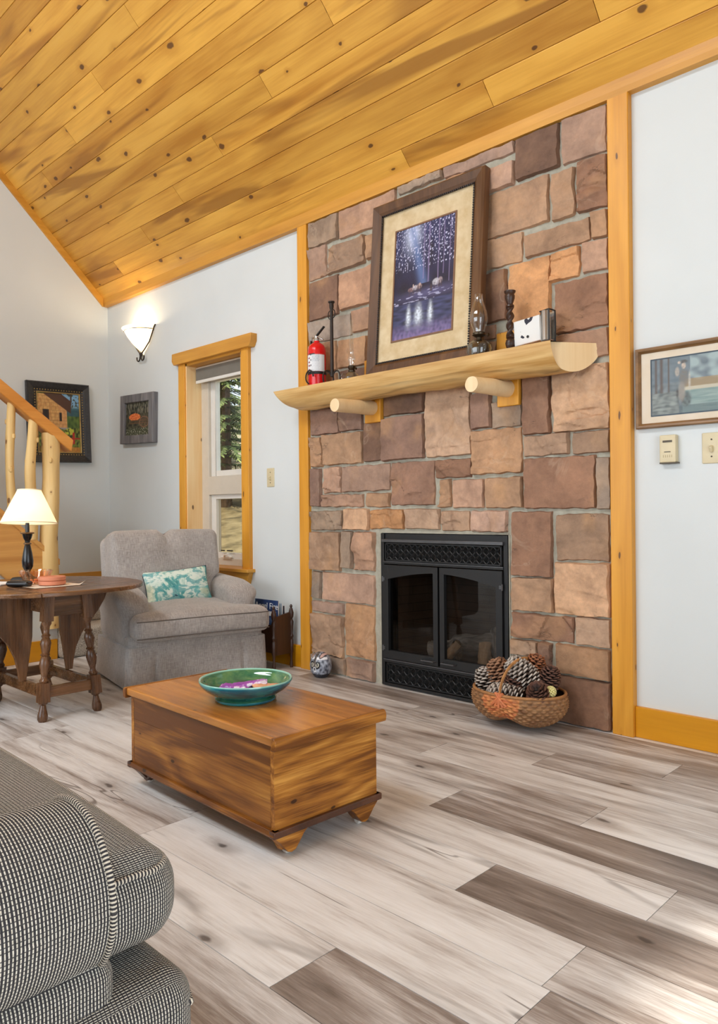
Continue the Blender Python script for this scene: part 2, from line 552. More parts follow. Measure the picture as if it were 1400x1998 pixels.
def build_ceiling():
    rnd = random.Random(11)
    mb = MB()
    W = 0.1215
    q = 2 ** -0.5
    def plank(s0, s1, a, b, side, c):
        # cross-section in (s, depth); depth 0 is the room face
        ch = 0.0028; g = 0.0007
        sec = [(s0 + g, 0.016), (s0 + g, ch), (s0 + g + ch, 0), (s1 - g - ch, 0), (s1 - g, ch), (s1 - g, 0.016)]
        def P(s, d):
            y = -(s + 0.0) * q + d * q; z = ZC + s * q + d * q
            return (y, z) if side else (-6.0 - y, z)
        v = [(a + g * 2, *P(*p)) for p in sec] + [(b - g * 2, *P(*p)) for p in sec]
        m = len(sec)
        f = [tuple(range(m - 1, -1, -1)), tuple(range(m, 2 * m))] + [(i, (i + 1) % m, m + (i + 1) % m, m + i) for i in range(m)]
        mb.add(v, f, None, c)
    for side in (1, 0):
        for k in range(35):
            s0 = 0.015 + W * k
            j = -4.626 + 0.545 * (k - 2)
            while j > XL: j -= 3.3
            if k == 0: s0 = -0.05
            while j < XR:
                plank(s0, 0.015 + W * (k + 1), max(j, XL - .02), min(j + 3.3, XR + .02), side, (rnd.random(), rnd.random(), rnd.random()))
                j += 3.3
    # roof deck above the boards
    for sg in (1, 0):
        pts = [(0.2, ZC - 0.2 + 0.03), (-3.0, ZC + 3.0 + 0.03), (-3.0, ZC + 3.25), (0.2, ZC + 0.05)]
        if not sg: pts = [(-6 - y, z) for y, z in pts]
        mb.prism(pts, 'x', XL - .1, XR + .1, None, (.5, .5, .1))
    return struct('ceiling', mb, M_ceil, smooth=0)
build_ceiling()

WX0, WX1, WZ0, WZ1 = -4.50, -3.85, 0.555, 1.955          # window opening
FX0, FX1, FZ1 = -2.662, -1.878, 0.80                     # firebox opening
def wall_pieces(mb, holes, x0, x1, z0, z1, y0, y1):
    xs = sorted({x0, x1, *[h[0] for h in holes], *[h[1] for h in holes]})
    for a, b in zip(xs, xs[1:]):
        hs = sorted([h for h in holes if h[0] <= a + 1e-6 and h[1] >= b - 1e-6], key=lambda h: h[2])
        z = z0
        for h in hs:
            if h[2] > z: mb.box(a, b, y0, y1, z, h[2])
            z = h[3]
        if z < z1: mb.box(a, b, y0, y1, z, z1)
mb = MB()
wall_pieces(mb, [(WX0, WX1, WZ0, WZ1), (FX0, FX1, 0, FZ1)], XL - .12, XR + .12, 0, ZC + .02, 0.015, 0.20)
struct('wall_back', mb, M_wall, weld=1e-5, smooth=0)
mb = MB()
mb.prism([(0.02, 0), (0.02, ZC), (-3, ZC + 3.02), (-6.02, ZC), (-6.02, 0)], 'x', XL - .15, XL)
struct('wall_left', mb, M_wall, smooth=0)
mb = MB()   # right wall with the patio door opening
mb.prism([(0.02, 0), (0.02, ZC), (-1.55, ZC + 1.55), (-1.55, 0)], 'x', XR, XR + .12)
mb.prism([(-1.55, 2.05), (-1.55, ZC + 1.55), (-3, ZC + 3), (-3.4, ZC + 2.6), (-3.4, 2.05)], 'x', XR, XR + .12)
mb.prism([(-3.4, 0), (-3.4, ZC + 2.6), (-6.02, ZC), (-6.02, 0)], 'x', XR, XR + .12)
struct('wall_right', mb, M_wall, smooth=0)
mb = MB()
wall_pieces(mb, [(-5.2, -0.4, 0.5, 2.4)], XL - .12, XR + .12, 0, ZC + .02, -6.15, -6.0)
struct('wall_rear', mb, M_wall, weld=1e-5, smooth=0)

# crown strips where walls meet the boards
q = 2 ** -0.5
mb = MB(); mb.prism([(0.02, 2.577), (-0.020, 2.577), (-0.026, 2.60), (-0.03, 2.66), (0.02, 2.66)], 'x', XL, XR)
struct('trim_1', mb, M_trimx, smooth=0)
mb = MB(); mb.prism([(-0.03, 2.575), (-2.98, 5.525), (-2.98, 5.59), (-0.03, 2.64)], 'x', XL - .01, XL + .018)
struct('trim_2', mb, M_trimy, smooth=0)
# timber posts either side of the stone
mb = MB(); mb.box(-3.292, -3.212, -0.018, 0.02, 0, 2.60)
struct('trim_3', mb, M_trim, bevel=.003)
mb = MB(); mb.box(-1.381, -1.293, -0.020, 0.02, 0, 2.60)
struct('trim_4', mb, M_trim, bevel=.003)
# baseboards
mb = MB(); mb.box(-1.293, XR, -0.004, 0.02, 0, 0.122)
struct('baseboard_back', mb, M_base, bevel=.003)
mb = MB(); mb.box(XL, -3.292, -0.004, 0.02, 0, 0.128)
struct('baseboard_back_left', mb, M_base, bevel=.003)
mb = MB(); mb.box(XL - .01, XL + .014, -0.93, 0.0, 0.36, 0.458)
struct('baseboard_left', mb, M_trimy, bevel=.003)

# ------------------------------------------------------------------ window
M_vinyl = plain('almond_vinyl', (208, 198, 182), 0.4, noise_amt=0.02)
M_vinyl_w = plain('white_vinyl', (226, 222, 214), 0.4, noise_amt=0.02)
def glass_mat(name, tint=(1, 1, 1), rough=0.0, mixv=0.9):
    """thin sheet: mostly clear, with a clear-coat reflection"""
    n = NT(name, rough)
    t = n.new('ShaderNodeBsdfTransparent', {'Color': (*tint, 1)})
    g = n.new('ShaderNodeBsdfGlossy', {'Color': (1, 1, 1, 1), 'Roughness': rough})
    fr = n.new('ShaderNodeFresnel', {'IOR': 1.45})
    bf = n.new('ShaderNodeNewGeometry').outputs['Backfacing']
    fac = n.math('MULTIPLY', fr.outputs[0], n.math('SUBTRACT', 1.0, bf))
    mx = n.new('ShaderNodeMixShader', {0: fac, 1: t.outputs[0], 2: g.outputs[0]})
    out = n.t.nodes['Material Output']
    n.t.links.new(mx.outputs[0], out.inputs['Surface'])
    return n.m
M_pane = glass_mat('window_glass', (0.94, 0.96, 0.95))
M_screen = glass_mat('window_screen_glass', (0.80, 0.76, 0.68), 0.1)

win = bpy.data.objects.new('window_1', None); COL.objects.link(win); win['kind'] = 'structure'
win.location = (0, 0, 0)
mb = MB(); mb.box(-4.574, -4.497, -0.012, 0.02, 0.555, 1.957); obj('casing', mb, M_trim, win, bevel=.003)
mb = MB(); mb.box(-3.853, -3.778, -0.012, 0.02, 0.555, 1.957); obj('casing', mb, M_trim, win, bevel=.003)
mb = MB(); mb.prism([(-4.60, 1.955), (-4.622, 1.985), (-4.618, 2.037), (-3.714, 2.037), (-3.716, 1.99), (-3.738, 1.955)], 'y', -0.035, 0.016)
obj('head_casing', mb, M_trimx, win, bevel=.003)
mb = MB(); mb.box(-4.59, -3.752, -0.05, 0.13, 0.535, 0.557); obj('sill', mb, M_trimx, win, bevel=.004)
mb = MB(); mb.prism([(-4.57, 0.535), (-4.545, 0.455), (-3.80, 0.455), (-3.772, 0.535)], 'y', -0.02, 0.016)
obj('apron', mb, M_trimx, win, bevel=.003)
mb = MB(); mb.box(-4.502, -4.485, 0.0, 0.135, 0.557, 1.955); obj('jamb', mb, M_jamb, win)
mb = MB(); mb.box(-3.868, -3.85, 0.0, 0.135, 0.557, 1.955); obj('jamb', mb, M_jamb, win)
mb = MB(); mb.box(-4.502, -3.85, 0.0, 0.135, 1.94, 1.958); obj('head_jamb', mb, M_trimx, win)
mb = MB()
mb.box(-4.486, -4.40, 0.12, 0.19, 0.557, 1.94); mb.box(-3.93, -3.867, 0.12, 0.19, 0.557, 1.94)
mb.box(-4.40, -3.93, 0.12, 0.19, 1.86, 1.94); mb.box(-4.40, -3.93, 0.12, 0.19, 0.557, 0.60)
mb.box(-4.40, -3.93, 0.118, 0.19, 1.04, 1.168)
obj('frame', mb, M_vinyl, win, weld=1e-5, bevel=.002)
mb = MB()
for (z0, z1) in ((1.168, 1.86), (0.60, 1.04)):
    mb.box(-4.40, -4.345, 0.140, 0.18, z0, z1); mb.box(-3.97, -3.93, 0.140, 0.18, z0, z1)
    mb.box(-4.345, -3.97, 0.140, 0.18, z1 - .03, z1); mb.box(-4.345, -3.97, 0.140, 0.18, z0, z0 + .04)
obj('sash', mb, M_vinyl_w, win, weld=1e-5, bevel=.002)
mb = MB(); mb.box(-4.345, -3.97, 0.160, 0.163, 1.20, 1.84); obj('pane', mb, M_pane, win, smooth=0)
mb = MB(); mb.box(-4.345, -3.97, 0.160, 0.163, 0.63, 1.02); obj('pane', mb, M_screen, win, smooth=0)
M_bright = plain('white_plastic', (236, 234, 228), 0.35, noise_amt=0.02)
M_black = plain('black_metal', (26, 25, 25), 0.45, noise_amt=0.1)
hk = MB(); hk.rbox((0.10, 0.03, 0.018), 0.008, 2, 2, M=Tm(-4.19, 0.112, 0.612)); hk.tube([(-4.20, .10, .612), (-4.17, .08, .63), (-4.12, .07, .634)], [.007, .006, .005], 8)
obj('crank_handle', hk, M_bright, win, weld=1e-5)
mb = MB(); mb.box(-4.26, -4.22, .114, .12, .652, .66); mb.box(-4.19, -4.13, .114, .12, .652, .66)
obj('lock_latch', mb, M_black, win)

# roller blind tucked under the head of the window
M_blind = plain('grey_blind_fabric', (118, 112, 102), 0.8, noise_amt=0.03)
bl = thing('roller_blind', 'dark grey roller blind pulled up under the window head', 'blind', (-4.18, 0.085, 1.86))
mb = MB(); mb.tube([(-.29, 0, .06), (.29, 0, .06)], .02, 14); obj('roller', mb, M_vinyl, bl)
mb = MB(); mb.box(-.285, .285, -.022, -.019, -.02, .062); obj('fabric', mb, M_blind, bl)
mb = MB(); mb.rbox((.57, .012, .022), .005, 2, 2, M=Tm(0, -.02, -.03)); obj('hem_bar', mb, M_vinyl_w, bl, weld=1e-5)

# ------------------------------------------------------------------ stone fireplace
STONES = [(-3.198,-2.962,1.352,1.496,'d'),(-2.951,-2.784,1.357,1.478,'d'),(-3.2,-3.105,1.172,1.342,'m'),(-3.09,-2.787,1.176,1.348,'m'),
 (-2.776,-2.646,1.18,1.389,'k'),(-2.636,-2.36,1.179,1.401,'d'),(-2.348,-2.076,1.178,1.516,'t'),(-2.068,-1.962,1.296,1.462,'d'),
 (-1.955,-1.8,1.289,1.41,'g'),(-1.792,-1.657,1.246,1.507,'d'),(-1.636,-1.386,1.245,1.516,'t'),(-1.789,-1.571,1.149,1.241,'m'),
 (-1.553,-1.387,1.146,1.238,'m'),(-2.07,-1.802,1.08,1.285,'m'),(-2.288,-2.076,1.071,1.16,'d'),(-2.583,-2.297,0.943,1.163,'d'),
 (-2.944,-2.592,1.022,1.162,'p'),(-3.1,-2.955,1.019,1.163,'p'),(-3.202,-3.118,0.944,1.161,'d'),(-3.113,-2.785,0.94,1.009,'p'),
 (-2.761,-2.593,0.936,1.01,'m'),(-2.267,-2.197,0.927,1.064,'m'),(-2.186,-2.009,0.926,1.061,'p'),(-1.997,-1.801,0.924,1.063,'m'),
 (-1.786,-1.452,0.917,1.138,'d'),(-1.442,-1.386,0.915,1.129,'g'),(-3.202,-2.94,0.811,0.919,'g'),(-2.924,-2.745,0.814,0.928,'t'),
 (-2.732,-2.498,0.822,0.923,'o'),(-2.486,-2.269,0.822,0.923,'t'),(-2.258,-2.091,0.815,0.912,'t'),(-2.081,-1.883,0.811,0.91,'p'),
 (-1.857,-1.655,0.619,0.906,'d'),(-1.631,-1.394,0.698,0.894,'m'),(-3.203,-2.965,0.583,0.8,'m'),(-2.954,-2.871,0.603,0.807,'g'),
 (-2.857,-2.705,0.597,0.804,'p'),(-3.204,-3.126,0.42,0.574,'g'),(-3.112,-2.707,0.415,0.574,'p'),(-3.204,-2.945,0.343,0.404,'p'),
 (-3.204,-2.947,0.104,0.331,'t'),(-2.933,-2.71,0.118,0.407,'m'),(-2.926,-2.713,0.004,0.11,'p'),(-3.204,-2.936,0.004,0.097,'g'),
 (-1.864,-1.652,0.462,0.611,'m'),(-1.643,-1.393,0.465,0.687,'t'),(-1.86,-1.556,0.341,0.452,'d'),(-1.547,-1.394,0.342,0.461,'t'),
 (-1.871,-1.731,0.261,0.33,'t'),(-1.868,-1.738,0.149,0.25,'t'),(-1.724,-1.663,0.16,0.333,'d'),(-1.637,-1.395,0.209,0.335,'m'),
 (-1.626,-1.394,0.004,0.201,'d'),(-1.873,-1.639,0.004,0.136,'m'),(-2.628,-2.358,1.41,1.522,'k'),(-3.203,-2.961,2.43,2.58,'g'),
 (-2.947,-2.537,2.42,2.58,'p'),(-2.511,-2.226,2.536,2.58,'g'),(-2.216,-1.826,2.523,2.58,'p'),(-1.816,-1.606,2.386,2.58,'k'),
 (-1.589,-1.39,2.382,2.58,'p'),(-2.088,-1.83,2.381,2.489,'p'),(-1.52,-1.386,2.155,2.369,'d'),(-1.638,-1.534,2.157,2.358,'m'),
 (-1.974,-1.656,2.165,2.373,'m'),(-1.456,-1.386,2.032,2.142,'m'),(-1.772,-1.465,2.031,2.129,'m'),(-2.151,-1.789,2.025,2.158,'t'),
 (-1.648,-1.513,1.898,2.023,'o'),(-1.499,-1.386,1.898,2.023,'p'),(-3.204,-3.057,2.244,2.423,'p'),(-3.044,-2.753,2.247,2.396,'m'),
 (-2.74,-2.425,2.256,2.384,'m'),(-3.204,-2.963,2.012,2.236,'d'),(-2.951,-2.558,2.027,2.225,'p'),(-3.204,-2.863,1.881,2,'g'),
 (-2.852,-2.524,1.887,2.005,'p'),(-2.417,-2.108,2.252,2.447,'m'),(-2.55,-2.167,2.035,2.198,'p'),(-2.514,-2.136,1.841,2.005,'m'),
 (-2.129,-1.999,1.81,1.998,'d'),(-1.992,-1.873,1.78,2.009,'d'),(-1.858,-1.652,1.745,2.017,'o'),(-1.623,-1.386,1.667,1.88,'d'),
 (-1.617,-1.388,1.542,1.657,'p'),(-3.204,-2.98,1.704,1.871,'m'),(-2.965,-2.748,1.705,1.859,'m'),(-2.735,-2.304,1.724,1.834,'m'),
 (-2.288,-1.937,1.705,1.772,'p'),(-1.919,-1.631,1.667,1.726,'p'),(-2.403,-2.095,2.457,2.516,'m'),(-3.204,-2.98,1.5,1.69,'m'),
 (-2.954,-2.636,1.49,1.69,'d'),(-2.6,-2.34,1.545,1.7,'p'),(-2.32,-2.07,1.524,1.69,'t'),(-2.05,-1.927,1.48,1.69,'m'),
 (-1.9,-1.66,1.515,1.659,'d')]

PAL = {'t': (192, 156, 126), 'm': (172, 136, 106), 'd': (142, 108, 88), 'k': (118, 92, 78), 'p': (176, 142, 120), 'g': (156, 138, 122), 'o': (196, 148, 106)}

def stone_mat():
    n = NT('split_stone', 0.82)
    co = n.tc()
    base = n.attr('pr', 'Color')
    a = n.noise(co, 7, 5, 0.62, 0.4)
    b = n.noise(co, 38, 5, 0.7)
    c2 = n.noise(n.mapping(co, (1, 1, 1), loc=(4, 1, 8)), 4.0, 3, 0.5, 0.5)
    col = n.mix(1.0, base, n.ramp(a, [(0.25, (0.62, 0.60, 0.60)), (0.5, (0.98, 0.98, 0.98)), (0.76, (1.32, 1.30, 1.26))]), 'MULTIPLY')
    col = n.mix(n.math('MULTIPLY', n.step(c2, 0.52, 0.75), 0.45), col, lin(196, 150, 104))
    col = n.mix(n.math('MULTIPLY', n.step(n.noise(co, 5.5, 4, 0.6, 0.6), 0.58, 0.8), 0.35), col, lin(108, 84, 78))
    col = n.mix(1.0, col, n.ramp(b, [(0.2, (0.80, 0.80, 0.80)), (0.6, (1.05, 1.05, 1.05))]), 'MULTIPLY')
    # pale veins and rusty bands
    vv = n.noise(co, 3.2, 4, 0.55, 0.9)
    vein = n.math('SUBTRACT', 1.0, n.step(n.math('ABSOLUTE', n.math('SUBTRACT', vv, 0.5)), 0.002, 0.018))
    vg = n.step(n.noise(n.mapping(co, (1, 1, 1), loc=(7, 3, 1)), 3.0, 2), 0.52, 0.62)
    col = n.mix(n.math('MULTIPLY', n.math('MULTIPLY', vein, vg), 0.16), col, lin(214, 190, 164))
    cv = n.noise(n.mapping(co, (0.6, 1, 1.8), loc=(2, 8, 4)), 7.0, 4, 0.6, 1.2)
    crk = n.math('SUBTRACT', 1.0, n.step(n.math('ABSOLUTE', n.math('SUBTRACT', cv, 0.5)), 0.0, 0.010))
    cg = n.step(n.noise(n.mapping(co, (1, 1, 1), loc=(1, 1, 9)), 5.0, 2), 0.60, 0.68)
    col = n.mix(n.math('MULTIPLY', n.math('MULTIPLY', crk, cg), 0.75), col, lin(58, 44, 38))
    n.color(col)
    h = n.math('ADD', n.math('MULTIPLY', n.noise(co, 26, 6, 0.62, 0.5), 1.0), n.math('MULTIPLY', b, 0.4))
    n.bump(h, 0.55, 0.006)
    return n.m
M_stone = stone_mat()
M_mortar = plain('grey_mortar', (170, 166, 150), 0.9, noise_amt=0.10, scale=30, bump=0.6)

def build_stones(parent):
    rnd = random.Random(21)
    mb = MB()
    for (x0, x1, z0, z1, t) in STONES:
        x0, x1, z0, z1 = max(-3.207, x0 - .0035), min(-1.383, x1 + .0035), max(.002, z0 - .003), min(2.576, z1 + .003)
        w, h = x1 - x0, z1 - z0
        nx, nz = max(10, int(w / 0.0062)), max(10, int(h / 0.0062))
        ox, oz, oy = rnd.uniform(0, 90), rnd.uniform(0, 90), rnd.uniform(0, 90)
        prot = rnd.uniform(0.021, 0.036)
        rug = rnd.choice([0.25, 0.4, 0.6, 0.9, 1.5])
        tilt = (rnd.uniform(-.006, .006), rnd.uniform(-.006, .006))
        pc = PAL[t]
        k = rnd.uniform(0.92, 1.08)
        dc = rnd.uniform(-6, 6)
        col = lc(min(255, pc[0] * k + dc), min(255, pc[1] * k), min(255, pc[2] * k - dc))
        def fn(u, v):
            x = x0 + w * u; z = z0 + h * v
            e = min(u * w, (1 - u) * w, v * h, (1 - v) * h)
            # ragged outline
            jx = 0.0060 * fbm(z * 16 + ox, 3.1, oy); jz = 0.0060 * fbm(x * 16 + oz, 7.7, oy)
            f = min(1.0, e / 0.0065)
            rise = math.sqrt(max(0.0, 1 - (1 - f) ** 2))
            s = fbm(x * 7 + ox, z * 7 + oz, oy)
            ridge = abs(noise.noise(Vector((x * 5 + oz, z * 9 + ox, oy))))
            crag = 0.010 * rug * s + 0.007 * rug * (0.35 - ridge) + 0.0035 * rug * fbm(x * 26 + ox, z * 26, oy)
            st = noise.noise(Vector((x * 4 + oy, z * 4 + ox, 2.0)))
            if st > 0.18: crag -= 0.006 * rug
            # layered breaks along the lower edge of rough stones
            lay = noise.noise(Vector((x * 6 + ox, z * 22 + oz, 1.5))) + (0.5 - v) * 0.9
            if lay > 0.42: crag -= 0.006 * rug * min(1, (lay - .42) * 9)
            y = 0.012 - rise * max(0.015, prot + crag + tilt[0] * (u - .5) * 2 + tilt[1] * (v - .5) * 2)
            return (x + jx * (1 if f < 1 else f), min(0.014, y), z + jz)
        mb.grid(fn, nx, nz, colfn=lambda u, v: col)
    return obj('stone_veneer', mb, M_stone, parent, smooth=38)

fp = thing('stone_fireplace', 'tall fireplace wall of tan and brown stone blocks between two pine posts', 'fireplace', (0, 0, 0))
build_stones(fp)
mb = MB()
x0_, x1_ = -3.215, -1.378
for (a, b, z0, z1) in ((x0_, FX0, 0, FZ1), (FX1, x1_, 0, FZ1), (x0_, x1_, FZ1, 2.60)):
    mb.grid(lambda u, v: (a + (b - a) * u, 0.0040 + 0.0016 * fbm((a + (b - a) * u) * 30, (z0 + (z1 - z0) * v) * 30), z0 + (z1 - z0) * v), 60, 40)
mb.box(FX0 - .006, FX0, 0, 0.0145, 0, FZ1); mb.box(FX1, FX1 + .006, 0, 0.0145, 0, FZ1)
mb.box(FX0, FX1, 0.0, 0.0145, FZ1, FZ1 + .006)
obj('mortar', mb, M_mortar, fp)

# ------------------------------------------------------------------ gas fireplace insert
M_blk = plain('black_painted_steel', (20, 20, 21), 0.48, noise_amt=0.08)
M_blk2 = plain('matt_black_void', (12, 12, 12), 0.9, noise_amt=0.05)
M_edge = plain('worn_steel_edge', (92, 92, 94), 0.35, 0.6, noise_amt=0.1)
def firebrick():
    n = NT('sooty_firebrick', 0.9)
    b = n.new('ShaderNodeTexBrick', {'Vector': n.mapping(n.tc('UV'), (1, 1, 1)), 'Color1': lin(120, 98, 82), 'Color2': lin(112, 92, 78), 'Mortar': lin(84, 68, 58),
                                     'Scale': 1.0, 'Mortar Size': 0.0018, 'Brick Width': 0.40, 'Row Height': 0.046})
    c = n.mix(1.0, b.outputs['Color'], n.ramp(n.noise(n.tc(), 6, 4), [(0.3, (0.55, 0.55, 0.55)), (0.7, (1, 1, 1))]), 'MULTIPLY')
    n.color(c)
    return n.m
M_fbrick = firebrick()
M_fglass = glass_mat('fire_door_glass', (0.66, 0.64, 0.62))
ins = thing('fireplace_insert', 'black steel gas fireplace with two arched glass doors set in the stone', 'fireplace', (-2.27, 0, 0))
IW = 0.39
mb = MB()   # the steel surround
mb.box(-IW, -IW + .022, -.006, .09, 0.004, 0.797); mb.box(IW - .022, IW, -.006, .09, 0.004, 0.797)
mb.box(-IW + .022, IW - .022, .004, .09, 0.766, 0.797)
mb.box(-IW + .022, IW - .022, -.010, .05, 0.638, 0.651)
mb.box(-IW + .022, IW - .022, -.014, .05, 0.126, 0.142)
mb.box(-IW + .022, IW - .022, -.012, .05, 0.004, 0.018)
obj('frame', mb, M_blk, ins, weld=1e-5, bevel=.0015)
mb = MB(); mb.box(-.372, .372, -.020, .004, 0.752, 0.768)
obj('edge_strip', mb, M_edge, ins, bevel=.002)
mb = MB(); mb.box(-.368, .368, -.013, .0, 0.649, 0.653); obj('edge_strip', mb, M_edge, ins)
mb = MB(); mb.box(-.368, .368, -.017, .0, 0.139, 0.144); obj('edge_strip', mb, M_edge, ins)
def lattice(x0, x1, z0, z1, nx, nz, y, r):
    m = MB()
    dx = (x1 - x0) / nx; dz = (z1 - z0) / nz
    for i in range(nx):
        for j in range(nz):
            a, b = x0 + i * dx, z0 + j * dz
            cx, cz = a + dx / 2, b + dz / 2
            for (sx, sz) in ((1, 1), (1, -1), (-1, 1), (-1, -1)):
                pts = [(cx + sx * dx / 2 * t, y, cz + sz * dz / 2 * (t ** 1.5 * .55 + t * .45)) for t in (0.0, .25, .5, .75, 1.0)]
                m.tube([Vector((p[0], p[1], p[2])) for p in [(cx + sx * dx / 2 * t, y, cz + sz * dz / 2 * (1 - (1 - t) ** 1.6)) for t in (0.12, .35, .6, .82, 1.0)]], r, 5)
            m.tube([(cx + dx * .24 * math.cos(q), y - .001, cz + dz * .26 * math.sin(q)) for q in [k * PI / 2 for k in range(4)]], r * .9, 5, closed=True)
    m.box(x0 - .004, x1 + .004, y - r, y + r, z0 - .006, z0); m.box(x0 - .004, x1 + .004, y - r, y + r, z1, z1 + .006)
    m.box(x0 - .006, x0, y - r, y + r, z0 - .006, z1 + .006); m.box(x1, x1 + .006, y - r, y + r, z0 - .006, z1 + .006)
    return m
ug = obj('upper_grille', lattice(-.352, .352, .662, .742, 18, 2, -.004, .0032), M_blk, ins)
mb = MB(); mb.box(-.366, .366, .012, .03, .651, .752); obj('grille_backing', mb, M_blk2, ug)
lg = obj('lower_grille', lattice(-.352, .352, .028, .116, 16, 2, -.002, .0030), M_blk, ins)
mb = MB(); mb.box(-.366, .366, .014, .03, .018, .126); obj('grille_backing', mb, M_blk2, lg)
# doors with an arched opening
def door(side):
    s = side
    W = 0.366
    def X(a): return s * a
    zb, zt = 0.148, 0.634
    m = MB()
    y0, y1 = -.018, .004
    m.box(min(X(.006), X(.034)), max(X(.006), X(.034)), y0, y1, zb, zt)
    m.box(min(X(W - .034), X(W)), max(X(W - .034), X(W)), y0, y1, zb, zt)
    m.box(min(X(.034), X(W - .034)), max(X(.034), X(W - .034)), y0, y1, zb, zb + .042)
    N = 14
    xs = [.034 + (W - .068) * i / N for i in range(N + 1)]
    arch = lambda x: zt - .030 - .052 * ((x) / W) ** 1.7
    for a, b in zip(xs, xs[1:]):
        v = [(X(a), y0, arch(a)), (X(b), y0, arch(b)), (X(b), y0, zt), (X(a), y0, zt), (X(a), y1, arch(a)), (X(b), y1, arch(b)), (X(b), y1, zt), (X(a), y1, zt)]
        m.add(v, [(0, 1, 2, 3), (7, 6, 5, 4), (0, 4, 5, 1), (3, 2, 6, 7)])
    d = obj('door', m, M_blk, ins, weld=1e-5, bevel=.0012)
    g = MB(); g.box(min(X(.030), X(W - .030)), max(X(.030), X(W - .030)), .0015, .0035, zb + .038, zt - .02)
    # the glass reaches up behind the arch
    obj('glass', g, M_fglass, d, smooth=0)
    h = MB(); h.tube([(X(.02), -.018, .172), (X(.024), -.034, .170), (X(.10), -.034, .170), (X(.104), -.018, .172)], .004, 8)
    hd = obj('handle', h, M_edge, d); hd['label'] = 'worn silver door pull'
    for z in (.20, .56):
        k = MB(); k.tube([(X(W + .001), -.018, z - .014), (X(W + .001), -.018, z + .014)], .0045, 8); k.box(min(X(W - .014), X(W)), max(X(W - .014), X(W)), -.021, -.017, z - .008, z + .008)
        obj('hinge', k, M_edge, d)
door(-1); door(1)
mb = MB()   # brick-lined box behind the glass
D = 0.42
v = [(-.368, .09, .12), (.368, .09, .12), (.30, D, .12), (-.30, D, .12), (-.368, .09, .66), (.368, .09, .66), (.30, D, .66), (-.30, D, .66)]
mb.add(v, [(0, 3, 2, 1), (4, 5, 6, 7), (3, 7, 6, 2), (0, 4, 7, 3), (1, 2, 6, 5)])
fb = obj('firebox', mb, M_fbrick, ins, smooth=0)
mb = MB()
mb.box(-.375, -.366, .085, .1, 0, .797); mb.box(.366, .375, .085, .1, 0, .797); mb.box(-.375, .375, .085, .1, .655, .797); mb.box(-.375, .375, .085, .1, 0, .124)
mb.box(-.39, .39, D + .02, D + .03, 0, .80); mb.box(-.39, -.38, .1, D + .02, 0, .8); mb.box(.38, .39, .1, D + .02, 0, .8); mb.box(-.39, .39, .1, D + .02, .79, .8)
obj('housing', mb, M_blk2, ins, smooth=0)

# ceramic logs behind the glass
def bark(name, c1, c2):
    n = NT(name, 0.9)
    a = n.noise(n.mapping(n.tc(), (1, 1, 0.25)), 22, 5, 0.65, 0.8)
    n.color(n.ramp(a, [(0.3, lc(*c1)), (0.62, lc(*c2))]))
    n.bump(a, 0.8, 0.01)
    return n.m
M_barkd = bark('charred_bark', (52, 48, 46), (176, 170, 162))
M_barkl = bark('pale_split_wood', (150, 116, 84), (216, 186, 150))
def fire_log(label, p0, p1, r, mat, sd):
    p0, p1 = Vector(p0), Vector(p1)
    L = (p1 - p0).length
    ax = (p1 - p0).normalized()
    o = thing('ceramic_log', label, 'log', p0, group='ceramic logs behind the fireplace glass', rot=ax.to_track_quat('Z', 'Y').to_euler())
    m = MB()
    def fn(u, v):
        a = 2 * PI * u
        rr = r * (1 + .22 * fbm(math.cos(a) * 2 + sd, math.sin(a) * 2, v * 5) + .06 * math.sin(3 * a + sd))
        return (rr * math.cos(a), rr * math.sin(a), L * v)
    m.grid(fn, 22, 14, cu=True)
    obj('bark', m, mat, o, weld=1e-5)
    for z in (0, L):
        e = MB()
        e.add([(r * .92 * (1 + .22 * fbm(math.cos(2 * PI * k / 22) * 2 + sd, math.sin(2 * PI * k / 22) * 2, (z / L) * 5)) * math.cos(2 * PI * k / 22), r * .92 * math.sin(2 * PI * k / 22), z) for k in range(22)], [tuple(range(22))])
        obj('cut_end', e, M_barkl if mat is M_barkd else mat, o)
    return o
fire_log('charred round log lying at the left behind the glass door', (-2.46, .17, .175), (-2.32, .20, .195), .058, M_barkd, 1.0)
fire_log('pale split log leaning out by the centre door bar', (-2.335, .10, .15), (-2.28, .16, .235), .024, M_barkl, 3.0)
fire_log('long dark log lying at the back of the firebox', (-2.40, .30, .20), (-1.97, .31, .25), .055, M_barkd, 5.0)
fire_log('pale split log propped in front behind the right glass door', (-2.085, .10, .14), (-2.125, .17, .25), .032, M_barkl, 7.0)
fire_log('short dark log standing upright near the right side', (-2.03, .20, .15), (-2.06, .24, .33), .060, M_barkd, 9.0)

